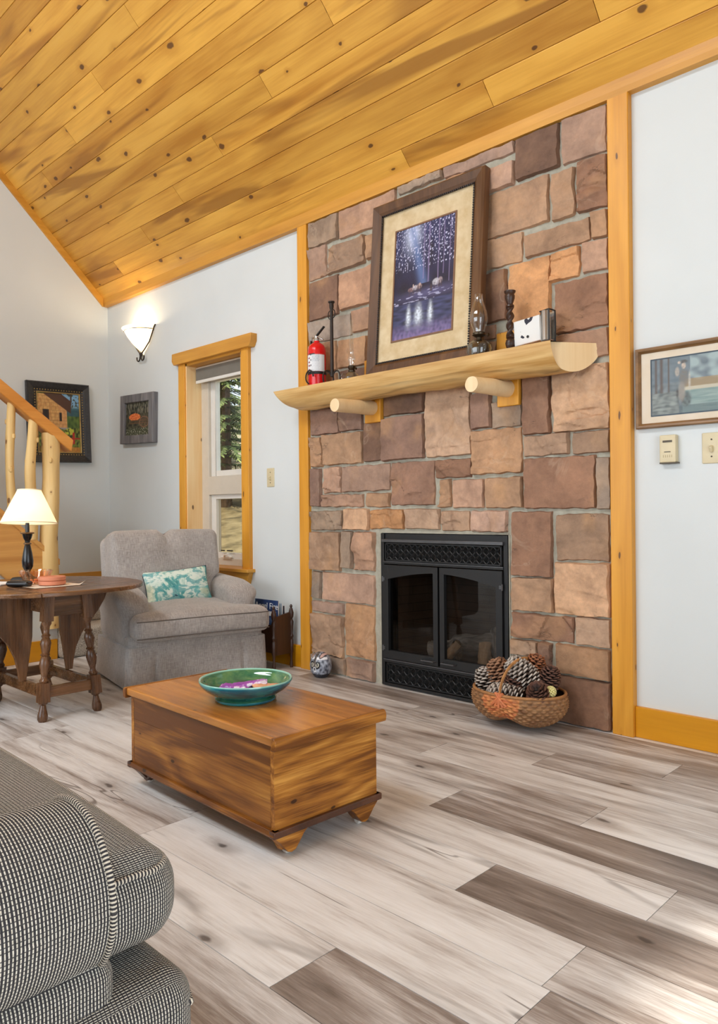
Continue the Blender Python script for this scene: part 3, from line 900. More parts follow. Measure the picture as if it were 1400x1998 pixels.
# ------------------------------------------------------------------ mantel shelf: a half log on two log brackets
M_mlog = wood('peeled_mantel_log', (186, 138, 72), (220, 182, 120), (236, 206, 152), 'X', 1.5, 0.30, 0.5, streak=0.75, grain=0.45, streak_rgb=(112, 80, 44), knot_rgb=(96, 62, 30), sdist=2.2, srange=(0.53, 0.66))
M_cut = wood('pale_sawn_wood', (222, 188, 138), (240, 214, 170), (246, 226, 190), 'Z', 1.0, 0.0, 0.55, streak=0.1, grain=0.25)
MZ = 1.598
mt = thing('mantel_shelf', 'thick peeled half log mantel shelf on two round log brackets', 'mantel', (-2.39, 0, MZ))
m = MB()
NX, NS = 90, 26
XA, XB = -0.905, 0.89
def sect(t, k):
    """t along 0..1, k around 0..1 from the back top edge under the belly to the front top edge"""
    x = XA + (XB - XA) * t
    h = 0.100 + 0.012 * t + 0.010 * math.sin(t * 7 + 1) * (1 - t) + .006 * fbm(x * 3, 1.0)
    if t < 0.12: h *= 0.78 + 0.22 * (t / 0.12)
    a = PI * k
    y = -0.10 + 0.102 * math.cos(a) + .004 * fbm(x * 4, k * 3, 2) * math.sin(a)
    z = -h * 1.06 * math.sin(a) ** 1.06 * (1 + .05 * fbm(x * 5, k * 2, 5))
    x += (0.04 * (-y - .1) / .1 * -1 if t > 0.999 else 0)
    return x, y, z
def fn(u, v):
    x, y, z = sect(u, v)
    if u > .97:
        x = x + (-0.033 * (-y - .1) / .1) * (u - .97) / .03
    if u < .06:
        x = x + (0.07 * (-z / .1)) * (1 - u / .06)
    return (x, y, z)
m.grid(fn, NX, NS)
m.grid(lambda u, v: (fn(u, 0)[0] * (1 - v) + fn(u, 1)[0] * v, fn(u, 0)[1] * (1 - v) + fn(u, 1)[1] * v, 0.0), NX, 6)
sh = obj('shelf', m, M_mlog, mt, weld=2e-4, smooth=40)
for u in (0.0, 1.0):
    e = MB(); pts = [fn(u, k / NS) for k in range(NS + 1)]
    ex = .0012 if u else -.0012
    e.add([(p[0] + ex, p[1], p[2]) for p in pts], [tuple(range(NS + 1))])
    eo = obj('sawn_end', e, M_cut, sh); eo['label'] = 'pale sawn end of the log'
for bx in (-2.690, -1.857):
    b = MB()
    x = bx + 2.39
    def bf(u, v, x=x):
        a = 2 * PI * u
        r = 0.033 + 0.006 * v + .002 * fbm(math.cos(a) + x * 9, v * 3, math.sin(a))
        return (x + r * math.cos(a), -0.305 + 0.305 * v, -0.150 + 0.012 * v + r * math.sin(a))
    b.grid(bf, 24, 12, cu=True)
    bo = obj('bracket', b, M_cut, mt)
    e = MB(); e.add([tuple(Vector(bf(k / 24, 0)) - Vector((0, .001, 0))) for k in range(24)], [tuple(range(24))])
    obj('bracket_end', e, M_cut, bo)
    p = MB(); p.box(x - .056, x + .056, -.030, 0.0, 1.382 - MZ, 1.716 - MZ)
    obj('backing_board', p, M_trim, bo, bevel=.003)

# ------------------------------------------------------------------ things on the mantel
MTOP = MZ
# fire extinguisher
M_red = plain('red_enamel', (214, 20, 24), 0.22, noise_amt=0.03)
M_chrome = plain('worn_chrome', (190, 190, 188), 0.22, 1.0, noise_amt=0.05)
M_rub = plain('black_rubber', (24, 24, 24), 0.55, noise_amt=0.05)
ex = thing('fire_extinguisher', 'small red fire extinguisher with white label on the left of the mantel', 'fire extinguisher', (-3.045, -.095, MTOP))
R = .050
m = MB(); m.lathe([(.001, 0), (.040, 0), (.048, .004), (R, .012), (R, .205), (.047, .224), (.038, .240), (.024, .250), (.016, .254), (.016, .262), (.001, .262)], 40)
obj('cylinder', m, M_red, ex, weld=1e-5)
def label_col(u, v):
    c = lc(226, 228, 230)
    if v > .93: c = lc(40, 40, 44) if .35 < u < .62 else lc(200, 30, 30)
    elif .32 < u < .42 and int(v * 14) % 3 == 1: c = lc(150, 20, 40)
    elif .50 < u < .78 and int(v * 26) % 2 == 0 and (int(u * 90) * 7 + int(v * 26) * 3) % 5: c = lc(170, 176, 186)
    elif .44 < u < .48 and int(v * 10) % 3 == 0: c = lc(60, 60, 66)
    return c
m = MB(); m.grid(lambda u, v: ((R + .0006) * math.cos(-2.9 + 3.1 * u), (R + .0006) * math.sin(-2.9 + 3.1 * u), .088 + .098 * v), 80, 40, colfn=label_col)
M_label = attr_paint('printed_label', 0.4)
obj('label', m, M_label, ex)
m = MB(); m.lathe([(R + .001, .072), (R + .0022, .073), (R + .0022, .086), (R + .001, .087)], 40); obj('strap', m, M_rub, ex)
m = MB(); m.lathe([(.001, .262), (.013, .262), (.014, .275), (.011, .292), (.001, .293)], 16); m.tube([(-.012, 0, .278), (-.034, -.004, .286), (-.038, -.006, .268)], .006, 8)
obj('valve', m, M_chrome, ex)
m = MB(); m.rbox((.070, .018, .007), .003, 2, 2, M=Tm(.030, 0, .312, 0, -.75, .25)); obj('lever', m, M_black, ex, weld=1e-5)
m = MB(); m.rbox((.052, .016, .006), .003, 2, 2, M=Tm(.028, 0, .276, 0, .55, .25)); obj('carry_handle', m, M_chrome, ex, weld=1e-5)
m = MB(); m.tube([(-.038, -.006, .268), (-.050, .004, .245), (-.054, .010, .18), (-.040, .040, .10), (-.01, .055, .05)], .006, 8); obj('hose', m, M_rub, ex)
m = MB()
m.tube([(.036 + .030 * math.cos(t) - .03, -.062, .055 + .036 * math.sin(t)) for t in [k * PI / 9 for k in range(14)]], .0042, 7)
obj('mounting_hook', m, M_black, ex)

# tall iron candlestick with scroll feet
M_iron = plain('dark_wrought_iron', (52, 42, 36), 0.5, 0.4, noise_amt=0.15)
cs = thing('iron_candlestick', 'tall thin black iron candlestick with scroll rings on the mantel', 'candlestick', (-2.925, -.095, MTOP))
m = MB(); m.lathe([(.001, .05), (.010, .05), (.0095, .25), (.0085, .415), (.011, .42), (.013, .43), (.012, .447), (.018, .452), (.018, .458), (.001, .456)], 16)
obj('shaft', m, M_iron, cs)
for k in range(3):
    a = k * 2 * PI / 3 + .15
    m = MB(); pts = []
    for t in np.linspace(0, 1, 16):
        q = PI * .95 - t * PI * 1.55
        pts.append(((.030 + .024 * math.cos(q)) * math.cos(a), (.030 + .024 * math.cos(q)) * math.sin(a), .042 + .038 * math.sin(q)))
    m.tube(pts, .0042, 7); obj('scroll_foot', m, M_iron, cs)
for sgn in (-1, 1):
    m = MB(); m.tube([(sgn * (.018 + .016 * math.cos(t)) * .9, sgn * -.004, .388 + .022 * math.sin(t)) for t in [k * PI / 8 for k in range(16)]], .0028, 7, closed=True); obj('scroll_ring', m, M_iron, cs)

# oil lamps
def clear_glass(name, tint=(0.97, 0.98, 0.98)):
    n = NT(name, 0.02)
    t = n.new('ShaderNodeBsdfTransparent', {'Color': (*tint, 1)})
    g = n.new('ShaderNodeBsdfGlossy', {'Color': (1, 1, 1, 1), 'Roughness': 0.03})
    lw = n.new('ShaderNodeLayerWeight', {'Blend': 0.28})
    mx = n.new('ShaderNodeMixShader', {0: n.math('ADD', n.math('MULTIPLY', n.math('POWER', lw.outputs['Facing'], 1.6), 0.75), 0.05), 1: t.outputs[0], 2: g.outputs[0]})
    n.t.links.new(mx.outputs[0], n.t.nodes['Material Output'].inputs['Surface'])
    return n.m
M_clear = clear_glass('clear_lamp_glass')
M_clear2 = clear_glass('thick_lamp_glass', (0.86, 0.88, 0.86))
M_brass = plain('dark_brass', (74, 62, 48), 0.35, 0.8, noise_amt=0.1)
M_oil = plain('cotton_wick', (214, 206, 190), 0.8)
lp = thing('oil_lamp', 'small squat oil lamp with a slender glass chimney left of the framed picture', 'oil lamp', (-2.755, -.115, MTOP))
m = MB(); m.shell([(.030, 0), (.040, .004), (.043, .020), (.034, .038), (.018, .050), (.015, .050), (.030, .036), (.039, .020), (.036, .006), (.028, .003)], 28); m.lathe([(.001, .002), (.030, .002)], 28)
m.tube([(-.036, -.010, .014), (-.058, -.014, .016), (-.066, -.016, .032), (-.056, -.014, .046), (-.040, -.010, .042)], .0036, 8)
obj('font', m, M_clear2, lp)
m = MB(); m.lathe([(.001, .048), (.018, .048), (.019, .056), (.014, .060), (.019, .066), (.021, .078), (.017, .082), (.001, .082)], 24); m.tube([(.015, 0, .062), (.034, -.004, .062)], .002, 6); m.lathe([(.001, -.002), (.006, -.002), (.006, .002), (.001, .002)], 10, M=Tm(.035, -.004, .062, 0, PI / 2, 0))
obj('burner', m, M_brass, lp)
m = MB(); m.shell([(.016, .082), (.017, .100), (.021, .112), (.020, .124), (.012, .140), (.0105, .160), (.0100, .320), (.0086, .320), (.0090, .160), (.0105, .141), (.0185, .124), (.0195, .112), (.0155, .100), (.0145, .082)], 24)
obj('chimney', m, M_clear, lp)
lp = thing('oil_lamp', 'large clear glass oil lamp with bulging chimney right of the framed picture', 'oil lamp', (-1.935, -.135, MTOP))
m = MB(); m.shell([(.040, 0), (.050, .006), (.056, .030), (.054, .052), (.040, .068), (.016, .078), (.014, .075), (.036, .064), (.050, .050), (.052, .030), (.046, .009), (.036, .004)], 32); m.lathe([(.001, .003), (.042, .003)], 32)
for k in range(12):
    a = k * PI / 6
    m.tube([((.0475) * math.cos(a), .0475 * math.sin(a), .006), (.0565 * math.cos(a), .0565 * math.sin(a), .032), (.051 * math.cos(a), .051 * math.sin(a), .056), (.026 * math.cos(a), .026 * math.sin(a), .074)], .0024, 5)
obj('font', m, M_clear2, lp)
m = MB(); m.lathe([(.001, .074), (.012, .074), (.012, .088), (.020, .092), (.030, .098), (.031, .106), (.026, .110), (.001, .108)], 28); m.tube([(.018, 0, .094), (.044, .006, .094)], .002, 6)
m.lathe([(.001, -.002), (.008, -.002), (.008, .002), (.001, .002)], 12, M=Tm(.046, .006, .094, 0, PI / 2, 0))
obj('burner', m, M_brass, lp)
m = MB(); m.lathe([(.001, .108), (.006, .108), (.006, .124), (.001, .126)], 10); obj('wick', m, M_oil, lp)
m = MB(); m.shell([(.026, .108), (.0265, .124), (.034, .142), (.041, .166), (.040, .190), (.032, .220), (.023, .245), (.019, .262), (.019, .280), (.0172, .280), (.0172, .262), (.021, .245), (.030, .220), (.038, .190), (.039, .166), (.032, .142), (.0248, .125), (.0243, .108)], 32)
obj('chimney', m, M_clear, lp)

# barley-twist candlestick
M_twist = wood('dark_turned_wood', (38, 24, 18), (66, 42, 30), (92, 62, 46), 'Z', 2.0, 0, 0.35, streak=0.2, grain=0.3)
tw = thing('twisted_candlestick', 'dark barley twist wooden candlestick on the right of the mantel', 'candlestick', (-1.785, -.115, MTOP))
m = MB(); m.lathe([(.001, 0), (.030, 0), (.032, .006), (.026, .014), (.016, .020), (.020, .030), (.022, .042), (.018, .055), (.014, .060), (.019, .064), (.014, .070)], 28)
obj('base', m, M_twist, tw)
m = MB()
def twf(u, v):
    a = 2 * PI * u; z = .066 + .132 * v
    r = .0125 + .0055 * math.cos(2 * (a - v * 2 * PI * 1.55))
    return (r * math.cos(a), r * math.sin(a), z)
m.grid(twf, 32, 60, cu=True); obj('twisted_stem', m, M_twist, tw)
m = MB(); m.lathe([(.001, .196), (.013, .196), (.018, .200), (.017, .206), (.012, .210), (.016, .222), (.020, .234), (.021, .246), (.018, .254), (.024, .262), (.025, .268), (.018, .270), (.012, .264), (.001, .264)], 28)
obj('candle_cup', m, M_twist, tw)

# chipped enamel match box holder
def enamel():
    n = NT('chipped_enamel', 0.28)
    co = n.tc()
    v = n.noise(n.mapping(co, (1, 1, 1), loc=(1.3, .4, .2)), 17, 2, 0.5, 0.2)
    chip = n.step(v, 0.60, 0.607)
    n.color(n.mix(chip, lin(228, 230, 228), lin(40, 44, 60)))
    return n.m
M_enam = enamel()
en = thing('enamel_tin', 'chipped white enamel tin with a curled metal end beside the twisted candlestick', 'tin', (-1.675, -.105, MTOP + .0125), rotz=-.08)
m = MB(); m.rbox((.135, .040, .108), .004, 8, 2, M=Tm(-.022, 0, .066, 0, -.05, 0)); obj('front_plate', m, M_enam, en, weld=1e-5)
m2 = MB(); m2.grid(lambda u, v: (.050 + .040 * u + .0 * v, -.024 - .010 * math.sin(u * PI), .010 + .122 * v), 14, 6)
m2.grid(lambda u, v: (.050 + .040 * u, .020 - .004 * math.sin(u * PI), .010 + .122 * v), 14, 6)
m2.box(.052, .090, -.022, .018, .008, .012)
obj('curled_end', m2, M_chrome, en)
m = MB(); m.tube([(.092, -.024, .008), (.094, -.026, .07), (.092, -.024, .136)], .0034, 8); m.tube([(.092, .02, .008), (.094, .02, .07), (.092, .02, .136)], .0034, 8); m.tube([(.048, -.026, .132), (.092, -.024, .136), (.092, .02, .136)], .003, 8)
obj('wire_edge', m, M_black, en)
m = MB(); m.lathe([(.001, -.001), (.006, -.001), (.006, .001), (.001, .001)], 14, M=Tm(-.016, -.0215, .040, PI / 2, 0, 0)); obj('rivet_hole', m, M_black, en)
M_honey = wood('honey_wood', (206, 140, 66), (230, 168, 92), (240, 190, 122), 'X', 1, 0, 0.4, streak=0.2)
wd = MB(); wd.rbox((.145, .085, .012), .004, 3, 2)
tag(obj('wooden_block', wd, M_honey, weld=1e-5, loc=(-1.672, -.105, MTOP + .0062)), 'low honey coloured wooden board under the chipped enamel tin', 'board')

# ------------------------------------------------------------------ framed pictures
def moulding(w, h, prof):
    """prof: (inset from the outer edge, depth y); closed mitred frame, front towards -y, base line at z = 0"""
    m = MB()
    loops = []
    for (d, y) in prof:
        loops.append([(-w / 2 + d, y, d), (w / 2 - d, y, d), (w / 2 - d, y, h - d), (-w / 2 + d, y, h - d)])
    v = [p for L in loops for p in L]
    n = len(prof)
    f = []
    for i in range(n):
        j = (i + 1) % n
        for k in range(4):
            f.append((i * 4 + k, i * 4 + (k + 1) % 4, j * 4 + (k + 1) % 4, j * 4 + k))
    return m.add(v, f)

def canvas(x0, x1, z0, z1, y, fn, nu, nv):
    m = MB()
    m.grid(lambda u, v: (x0 + (x1 - x0) * u, y, z0 + (z1 - z0) * v), nu, nv, colfn=fn)
    return m
M_art = attr_paint('printed_art', 0.45)
M_pglass = NT('picture_glass', 0.02)
_t = M_pglass.new('ShaderNodeBsdfTransparent', {'Color': (0.98, 0.98, 0.98, 1)})
_g = M_pglass.new('ShaderNodeBsdfGlossy', {'Color': (1, 1, 1, 1), 'Roughness': 0.05})
_fr = M_pglass.new('ShaderNodeFresnel', {'IOR': 1.12})
_bf = M_pglass.new('ShaderNodeNewGeometry').outputs['Backfacing']
_mx = M_pglass.new('ShaderNodeMixShader', {0: M_pglass.math('MULTIPLY', _fr.outputs[0], M_pglass.math('SUBTRACT', 1.0, _bf)), 1: _t.outputs[0], 2: _g.outputs[0]})
M_pglass.t.links.new(_mx.outputs[0], M_pglass.t.nodes['Material Output'].inputs['Surface'])
M_pglass = M_pglass.m

def nz(x, y, s=0.0):
    return noise.noise(Vector((x, y, s)))
def g2(u, v, a, b, sa, sb):
    return math.exp(-((u - a) / sa) ** 2 - ((v - b) / sb) ** 2)

def art_forest(u, v):
    c = lerp(lc(26, 18, 34), lc(40, 34, 66), .5 + .6 * nz(u * 9, v * 6, 1))
    if v > .46:
        k = (v - .46) / .54
        c = lerp(c, lc(58, 66, 122), .75 * k * (.6 + .6 * nz(u * 12, v * 9, 3)))
        c = lerp(c, lc(196, 206, 234), min(1, 1.15 * g2(u, v, .30, .93, .12, .14)))
        bx = .30 + (.95 - v) * .42
        c = lerp(c, lc(104, 128, 180), .75 * math.exp(-((u - bx) / (.05 + .05 * (1 - v))) ** 2))
        s = nz(u * 52, v * 58, 5)
        if s > .26 + .5 * max(0, .78 - v) and v > .60: c = lerp(c, lc(214, 216, 244), min(1, (s - .2) * 4))
    for (tu, w, b) in ((.50, .012, .50), (.585, .016, .46), (.745, .012, .40), (.83, .009, .5), (.93, .008, .42)):
        x = tu + .006 * nz(v * 6, tu * 20)
        if v > b: c = lerp(c, lc(150, 134, 178), max(0, 1 - abs(u - x) / w) * .85)
    if .30 < v < .46:
        k = g2(u, v, .6, .37, .5, .045)
        c = lerp(c, lc(96, 92, 134), k * .8)
        s = nz(u * 10, v * 70, 8)
        if s > .25 and v < .40: c = lerp(c, lc(188, 188, 220), .7)
    for (hu, hv, w, h, col) in ((.30, .43, .055, .020, (150, 116, 116)), (.37, .44, .05, .022, (206, 200, 208)), (.44, .445, .045, .024, (168, 140, 136)), (.72, .445, .06, .030, (220, 216, 224)), (.79, .45, .035, .028, (176, 156, 160)), (.64, .43, .02, .035, (46, 34, 44))):
        d = ((u - hu) / w) ** 2 + ((v - hv) / h) ** 2
        if d < 1.2: c = lerp(c, lc(*col), min(1, 1.5 - d) * (.75 + .5 * nz(u * 60, v * 60, 4)))
        for lx in (-.6, -.3, .35, .65):
            if abs(u - hu - lx * w) < .006 and hv - .055 < v < hv: c = lerp(c, lc(70, 54, 62), .7)
    if .40 < v < .475:
        for px in (.335, .45):
            if g2(u, v, px, .462, .012, .016) > .4: c = lerp(c, lc(216, 190, 176), .8)
    if v < .31:
        c = lerp(lc(34, 36, 60), lc(74, 78, 120), .5 + .8 * nz(u * 7, v * 46, 2))
        for (ru, w) in ((.27, .045), (.44, .075), (.64, .045)):
            k = g2(u, v, ru, .19, w * (1.15 - v * 2), .085)
            c = lerp(c, lc(228, 238, 250), min(1, 1.3 * k * (.75 + .5 * nz(u * 30, v * 60, 6))))
        if v < .14: c = lerp(c, lc(138, 118, 168), (1 - v / .14) * (.75 + .6 * nz(u * 26, v * 30, 9)))
    return c

def art_river(u, v):
    if u > .52: return lerp(lc(112, 138, 134), lc(170, 186, 180), .5 + .9 * nz(u * 9, v * 18, 2)) if v < .5 else lerp(lc(84, 100, 106), lc(176, 192, 192), .5 + nz(u * 10, v * 9, 3))
    u = min(1.0, u * 2.05)
    c = lerp(lc(88, 98, 104), lc(128, 138, 140), .5 + .8 * nz(u * 16, v * 16, 2))
    if v > .55: c = lerp(c, lc(112, 128, 138), .6)
    if u > .45 and v > .55:
        c = lerp(c, lc(172, 190, 190), max(0, min(1, .5 + 1.6 * nz(u * 9, v * 8, 4))) * .8)
    if u > .38 and .44 < v < .60: c = lerp(c, lc(160, 136, 96), .8)
    if u > .38 and .38 < v < .46: c = lerp(c, lc(206, 196, 170), .8)
    if u > .36 and v < .40: c = lerp(lc(112, 138, 134), lc(150, 168, 162), .5 + .8 * nz(u * 5, v * 40, 4))
    if v < .14: c = lerp(c, lc(84, 100, 104), .6)
    if u < .32 and v < .40: c = lerp(lc(92, 98, 98), lc(146, 154, 148), .5 + .9 * nz(u * 14, v * 26, 7))
    for (tu, w) in ((.05, .018), (.115, .024), (.20, .012)):
        if v > .38: c = lerp(c, lc(96, 84, 78), max(0, 1.2 - abs(u - tu) / w))
    def blob(a, b, sa, sb, col, k=1.0):
        nonlocal c
        c = lerp(c, lc(*col), min(1, k * 1.5 * max(0, 1 - ((u - a) / sa) ** 2 - ((v - b) / sb) ** 2)) * (.8 + .5 * nz(u * 40, v * 30, 3)))
    blob(.40, .24, .07, .16, (78, 82, 82))
    blob(.375, .62, .065, .20, (122, 118, 112)); blob(.35, .38, .05, .20, (150, 142, 130)); blob(.30, .74, .03, .10, (176, 166, 154))
    blob(.375, .84, .030, .07, (206, 186, 168)); blob(.375, .91, .055, .04, (90, 88, 86)); blob(.325, .90, .022, .03, (210, 190, 172))
    blob(.44, .55, .015, .22, (190, 184, 172)); blob(.30, .36, .018, .10, (64, 60, 58))
    return c

def art_barn(u, v):
    c = lerp(lc(46, 74, 40), lc(98, 122, 56), .5 + 1.0 * nz(u * 14, v * 14, 1))
    if u > .52 and v > .62:
        c = lerp(c, lc(124, 170, 206), max(0, min(1, (v - .66) * 6)))
        if v > .6 and nz(u * 20, v * 22, 3) > .12: c = lc(60, 66, 54)
        if abs(u - .80 - .03 * nz(v * 7, 2)) < .02: c = lc(66, 56, 50)
        if .62 < v < .76 and u > .66: c = lerp(c, lc(40, 84, 100), .8)
    roof = .98 - max(0, u - .16) * .50
    if u < .70 and .40 < v < roof:
        br = 1 if (abs((v * 17) % 1) < .16 or abs((u * 11 + int(v * 17) * .37) % 1) < .10) else 0
        c = lerp(lc(212, 168, 104), lc(186, 136, 78), .5 + nz(u * 18, v * 18, 6))
        if br: c = lerp(c, lc(140, 96, 54), .6)
        if u > .5: c = lerp(c, lc(206, 150, 110), .3)
    if .10 + (0) < u < .80 and roof <= v < min(1.02, roof + .22) and u > .16: c = lc(74, 46, 34)
    for (a, b, w, h) in ((.20, .62, .075, .10), (.54, .60, .03, .075)):
        if abs(u - a) < w and abs(v - b) < h:
            c = lc(58, 34, 28) if abs(u - a) > w * .6 else lc(26, 22, 24)
    if v < .42:
        s = nz(u * 20, v * 20, 9)
        c = lerp(lc(40, 50, 30), lc(132, 146, 62), .45 + 1.1 * s)
        if g2(u, v, .62, .44, .16, .06) > .5: c = lc(148, 146, 150)
        if g2(u, v, .74, .36, .13, .08) > .5 and s > 0: c = lc(186, 190, 70)
    if .14 < v < .34 and (abs(u - .84) < .025 or abs(v - .24) < .012 and u > .62): c = lc(168, 42, 36)
    if v < .09: c = lerp(c, lc(206, 130, 60), .6 if u > .3 else .2)
    return c

def art_cart(u, v):
    c = lerp(lc(34, 36, 30), lc(92, 90, 70), .45 + 1.0 * nz(u * 16, v * 14, 2))
    if v > .66 and nz(u * 22, v * 6, 5) > .1: c = lc(120, 116, 100)
    if g2(u, v, .36, .56, .26, .12) > .45: c = lerp(lc(206, 74, 30), lc(236, 150, 84), .5 + 1.2 * nz(u * 30, v * 30, 7))
    if .36 < v < .50 and .18 < u < .84 and abs((v * 14) % 1) < .6: c = lc(96, 70, 52)
    d = math.hypot(u - .74, (v - .40) * 1.15)
    if abs(d - .18) < .022 or (d < .18 and abs((math.atan2(v - .40, u - .74) * 8 / PI) % 1 - .5) < .13): c = lc(122, 92, 70)
    if v < .22: c = lerp(lc(60, 66, 44), lc(196, 194, 176), max(0, nz(u * 24, v * 24, 3)) * 1.4)
    return c

# large picture leaning on the stone above the mantel
M_fr = wood('brown_frame_wood', (70, 44, 26), (98, 66, 40), (124, 88, 54), 'Z', 2.0, 0, 0.42, streak=0.4, grain=0.4)
M_bead = plain('black_beading', (30, 26, 28), 0.4, noise_amt=0.1)
def mat_board(name, a, b):
    n = NT(name, 0.85)
    v = n.noise(n.tc(), 14, 4, 0.6)
    n.color(n.ramp(v, [(0.35, lc(*a)), (0.65, lc(*b))]))
    return n.m
M_mat1 = mat_board('mottled_mat_board', (206, 180, 136), (226, 206, 168))
pw, ph = 0.690, 0.888
LEAN = math.asin(0.070 / ph)
pic = thing('framed_picture', 'large brown framed picture of horses in a dark forest leaning on the mantel', 'picture', (-2.285, -0.128, MZ), rot=(-LEAN, 0, 0.008))
fm = moulding(pw, ph, [(0, .030), (0, -.010), (.010, -.018), (.045, -.012), (.060, -.002), (.060, .016), (.004, .030)])
obj('frame', fm, M_fr, pic, smooth=0)
b = MB()
def beadrow(m, x0, z0, x1, z1, y, step, r):
    L = math.hypot(x1 - x0, z1 - z0); k = max(1, int(L / step))
    for i in range(k + 1):
        t = i / k
        x, z = x0 + (x1 - x0) * t, z0 + (z1 - z0) * t
        m.box(x - r, x + r, y - r, y + r, z - r, z + r)
for (xa, za, xb, zb) in ((-.283, .062, .283, .062), (-.283, ph - .062, .283, ph - .062), (-.283, .062, -.283, ph - .062), (.283, .062, .283, ph - .062)):
    beadrow(b, xa, za, xb, zb, -.003, .0115, .0036)
obj('beading', b, M_bead, pic, smooth=0)
m = MB(); m.box(-.286, .286, .008, .014, .058, ph - .058)
mo = obj('mat_board', m, M_mat1, pic, smooth=0)
m = MB(); ax0, ax1, az0, az1 = -.190, .176, .165, .722
for (a, b_, c, d) in ((ax0 - .008, ax1 + .008, az0 - .008, az0), (ax0 - .008, ax1 + .008, az1, az1 + .008), (ax0 - .008, ax0, az0, az1), (ax1, ax1 + .008, az0, az1)):
    m.box(a, b_, .004, .0078, c, d)
obj('fillet', m, plain('bronze_fillet', (128, 92, 66), 0.4), mo, smooth=0)
obj('print', canvas(ax0, ax1, az0, az1, .0072, art_forest, 170, 250), M_art, pic, smooth=0)
m = MB(); m.box(-.284, .284, .0005, .002, .060, ph - .060); obj('glass', m, M_pglass, pic, smooth=0)

# picture on the right wall section
M_fr2 = wood('golden_oak_frame', (96, 66, 34), (138, 100, 58), (164, 124, 78), 'X', 2.0, 0, 0.4, streak=0.4, grain=0.4)
M_mat2 = mat_board('cream_mat_board', (224, 208, 184), (230, 216, 196))
pic = thing('framed_picture', 'wide thin framed picture of a figure by a river above the thermostat', 'picture', (-.88, .012, 1.229))
w2, h2 = .795, .317
obj('frame', moulding(w2, h2, [(0, .002), (0, -.018), (.004, -.024), (.012, -.022), (.020, -.012), (.020, .002)]), M_fr2, pic, smooth=0)
m = MB(); m.box(-w2 / 2 + .018, w2 / 2 - .018, -.008, -.003, .018, h2 - .018); mo = obj('mat_board', m, M_mat2, pic, smooth=0)
m = MB(); X0, X1, Z0, Z1 = -w2 / 2 + .062, w2 / 2 - .062, .050, h2 - .052
for (a, b_, c, d) in ((X0 - .005, X1 + .005, Z0 - .005, Z0), (X0 - .005, X1 + .005, Z1, Z1 + .005), (X0 - .005, X0, Z0, Z1), (X1, X1 + .005, Z0, Z1)):
    m.box(a, b_, -.0092, -.0078, c, d)
obj('mat_lining', m, plain('slate_blue_lining', (70, 84, 96), 0.7), mo, smooth=0)
obj('print', canvas(X0, X1, Z0, Z1, -.0086, art_river, 300, 100), M_art, pic, smooth=0)
m = MB(); m.box(-w2 / 2 + .018, w2 / 2 - .018, -.0125, -.0112, .018, h2 - .018); obj('glass', m, M_pglass, pic, smooth=0)

# dark ornate picture on the left wall (its frame faces +x)
M_fr3 = plain('black_carved_frame', (38, 36, 36), 0.4, noise_amt=0.3, scale=60, bump=0.8)
M_gold = plain('dull_gold_bead', (168, 140, 84), 0.35, 0.5, noise_amt=0.15)
pic = thing('framed_picture', 'black ornate framed painting of a stone barn on the wall by the stairs', 'picture', (-5.628, -.390, 1.312), rot=(0, -math.radians(0), PI / 2))
w3, h3 = .485, .608
pic.rotation_euler = Euler((0, math.radians(-1.7), PI / 2))
obj('frame', moulding(w3, h3, [(0, .008), (0, -.022), (.008, -.034), (.020, -.030), (.040, -.024), (.062, -.012), (.074, -.010), (.074, .008)]), M_fr3, pic, smooth=0)
b = MB()
for (xa, za, xb, zb) in ((-.184, .060, .184, .060), (-.184, h3 - .060, .184, h3 - .060), (-.184, .060, -.184, h3 - .060), (.184, .060, .184, h3 - .060)):
    L = math.hypot(xb - xa, zb - za); k = int(L / .020)
    for i in range(k + 1):
        t = i / k
        b.rbox((.009, .008, .009), .004, 1, 2, M=Tm(xa + (xb - xa) * t, -.019, za + (zb - za) * t))
obj('gold_beading', b, M_gold, pic, weld=1e-5)
obj('gold_liner', moulding(w3 - .146, h3 - .146, [(0, .004), (0, -.014), (.008, -.012), (.008, .004)]), M_gold, pic, smooth=0, loc=(0, 0, .073))
obj('painting', canvas(-.164, .164, .079, h3 - .079, -.004, art_barn, 100, 130), M_art, pic, smooth=0)

# small barn-wood picture left of the window
M_fr4 = wood('weathered_grey_frame', (84, 82, 84), (118, 116, 118), (146, 144, 144), 'Z', 2.0, 0.1, 0.7, streak=0.4, grain=0.6)
pic = thing('framed_picture', 'small weathered grey wood frame with a flower cart between corner and window', 'picture', (-5.140, .010, 1.447))
w4, h4 = .482, .372
pic.rotation_euler = Euler((0, math.radians(2.2), 0))
obj('frame', moulding(w4, h4, [(0, .004), (0, -.036), (.004, -.040), (.058, -.040), (.062, -.034), (.062, .004)]), M_fr4, pic, smooth=0)
obj('print', canvas(-w4 / 2 + .06, w4 / 2 - .06, .060, h4 - .060, -.020, art_cart, 90, 80), M_art, pic, smooth=0)

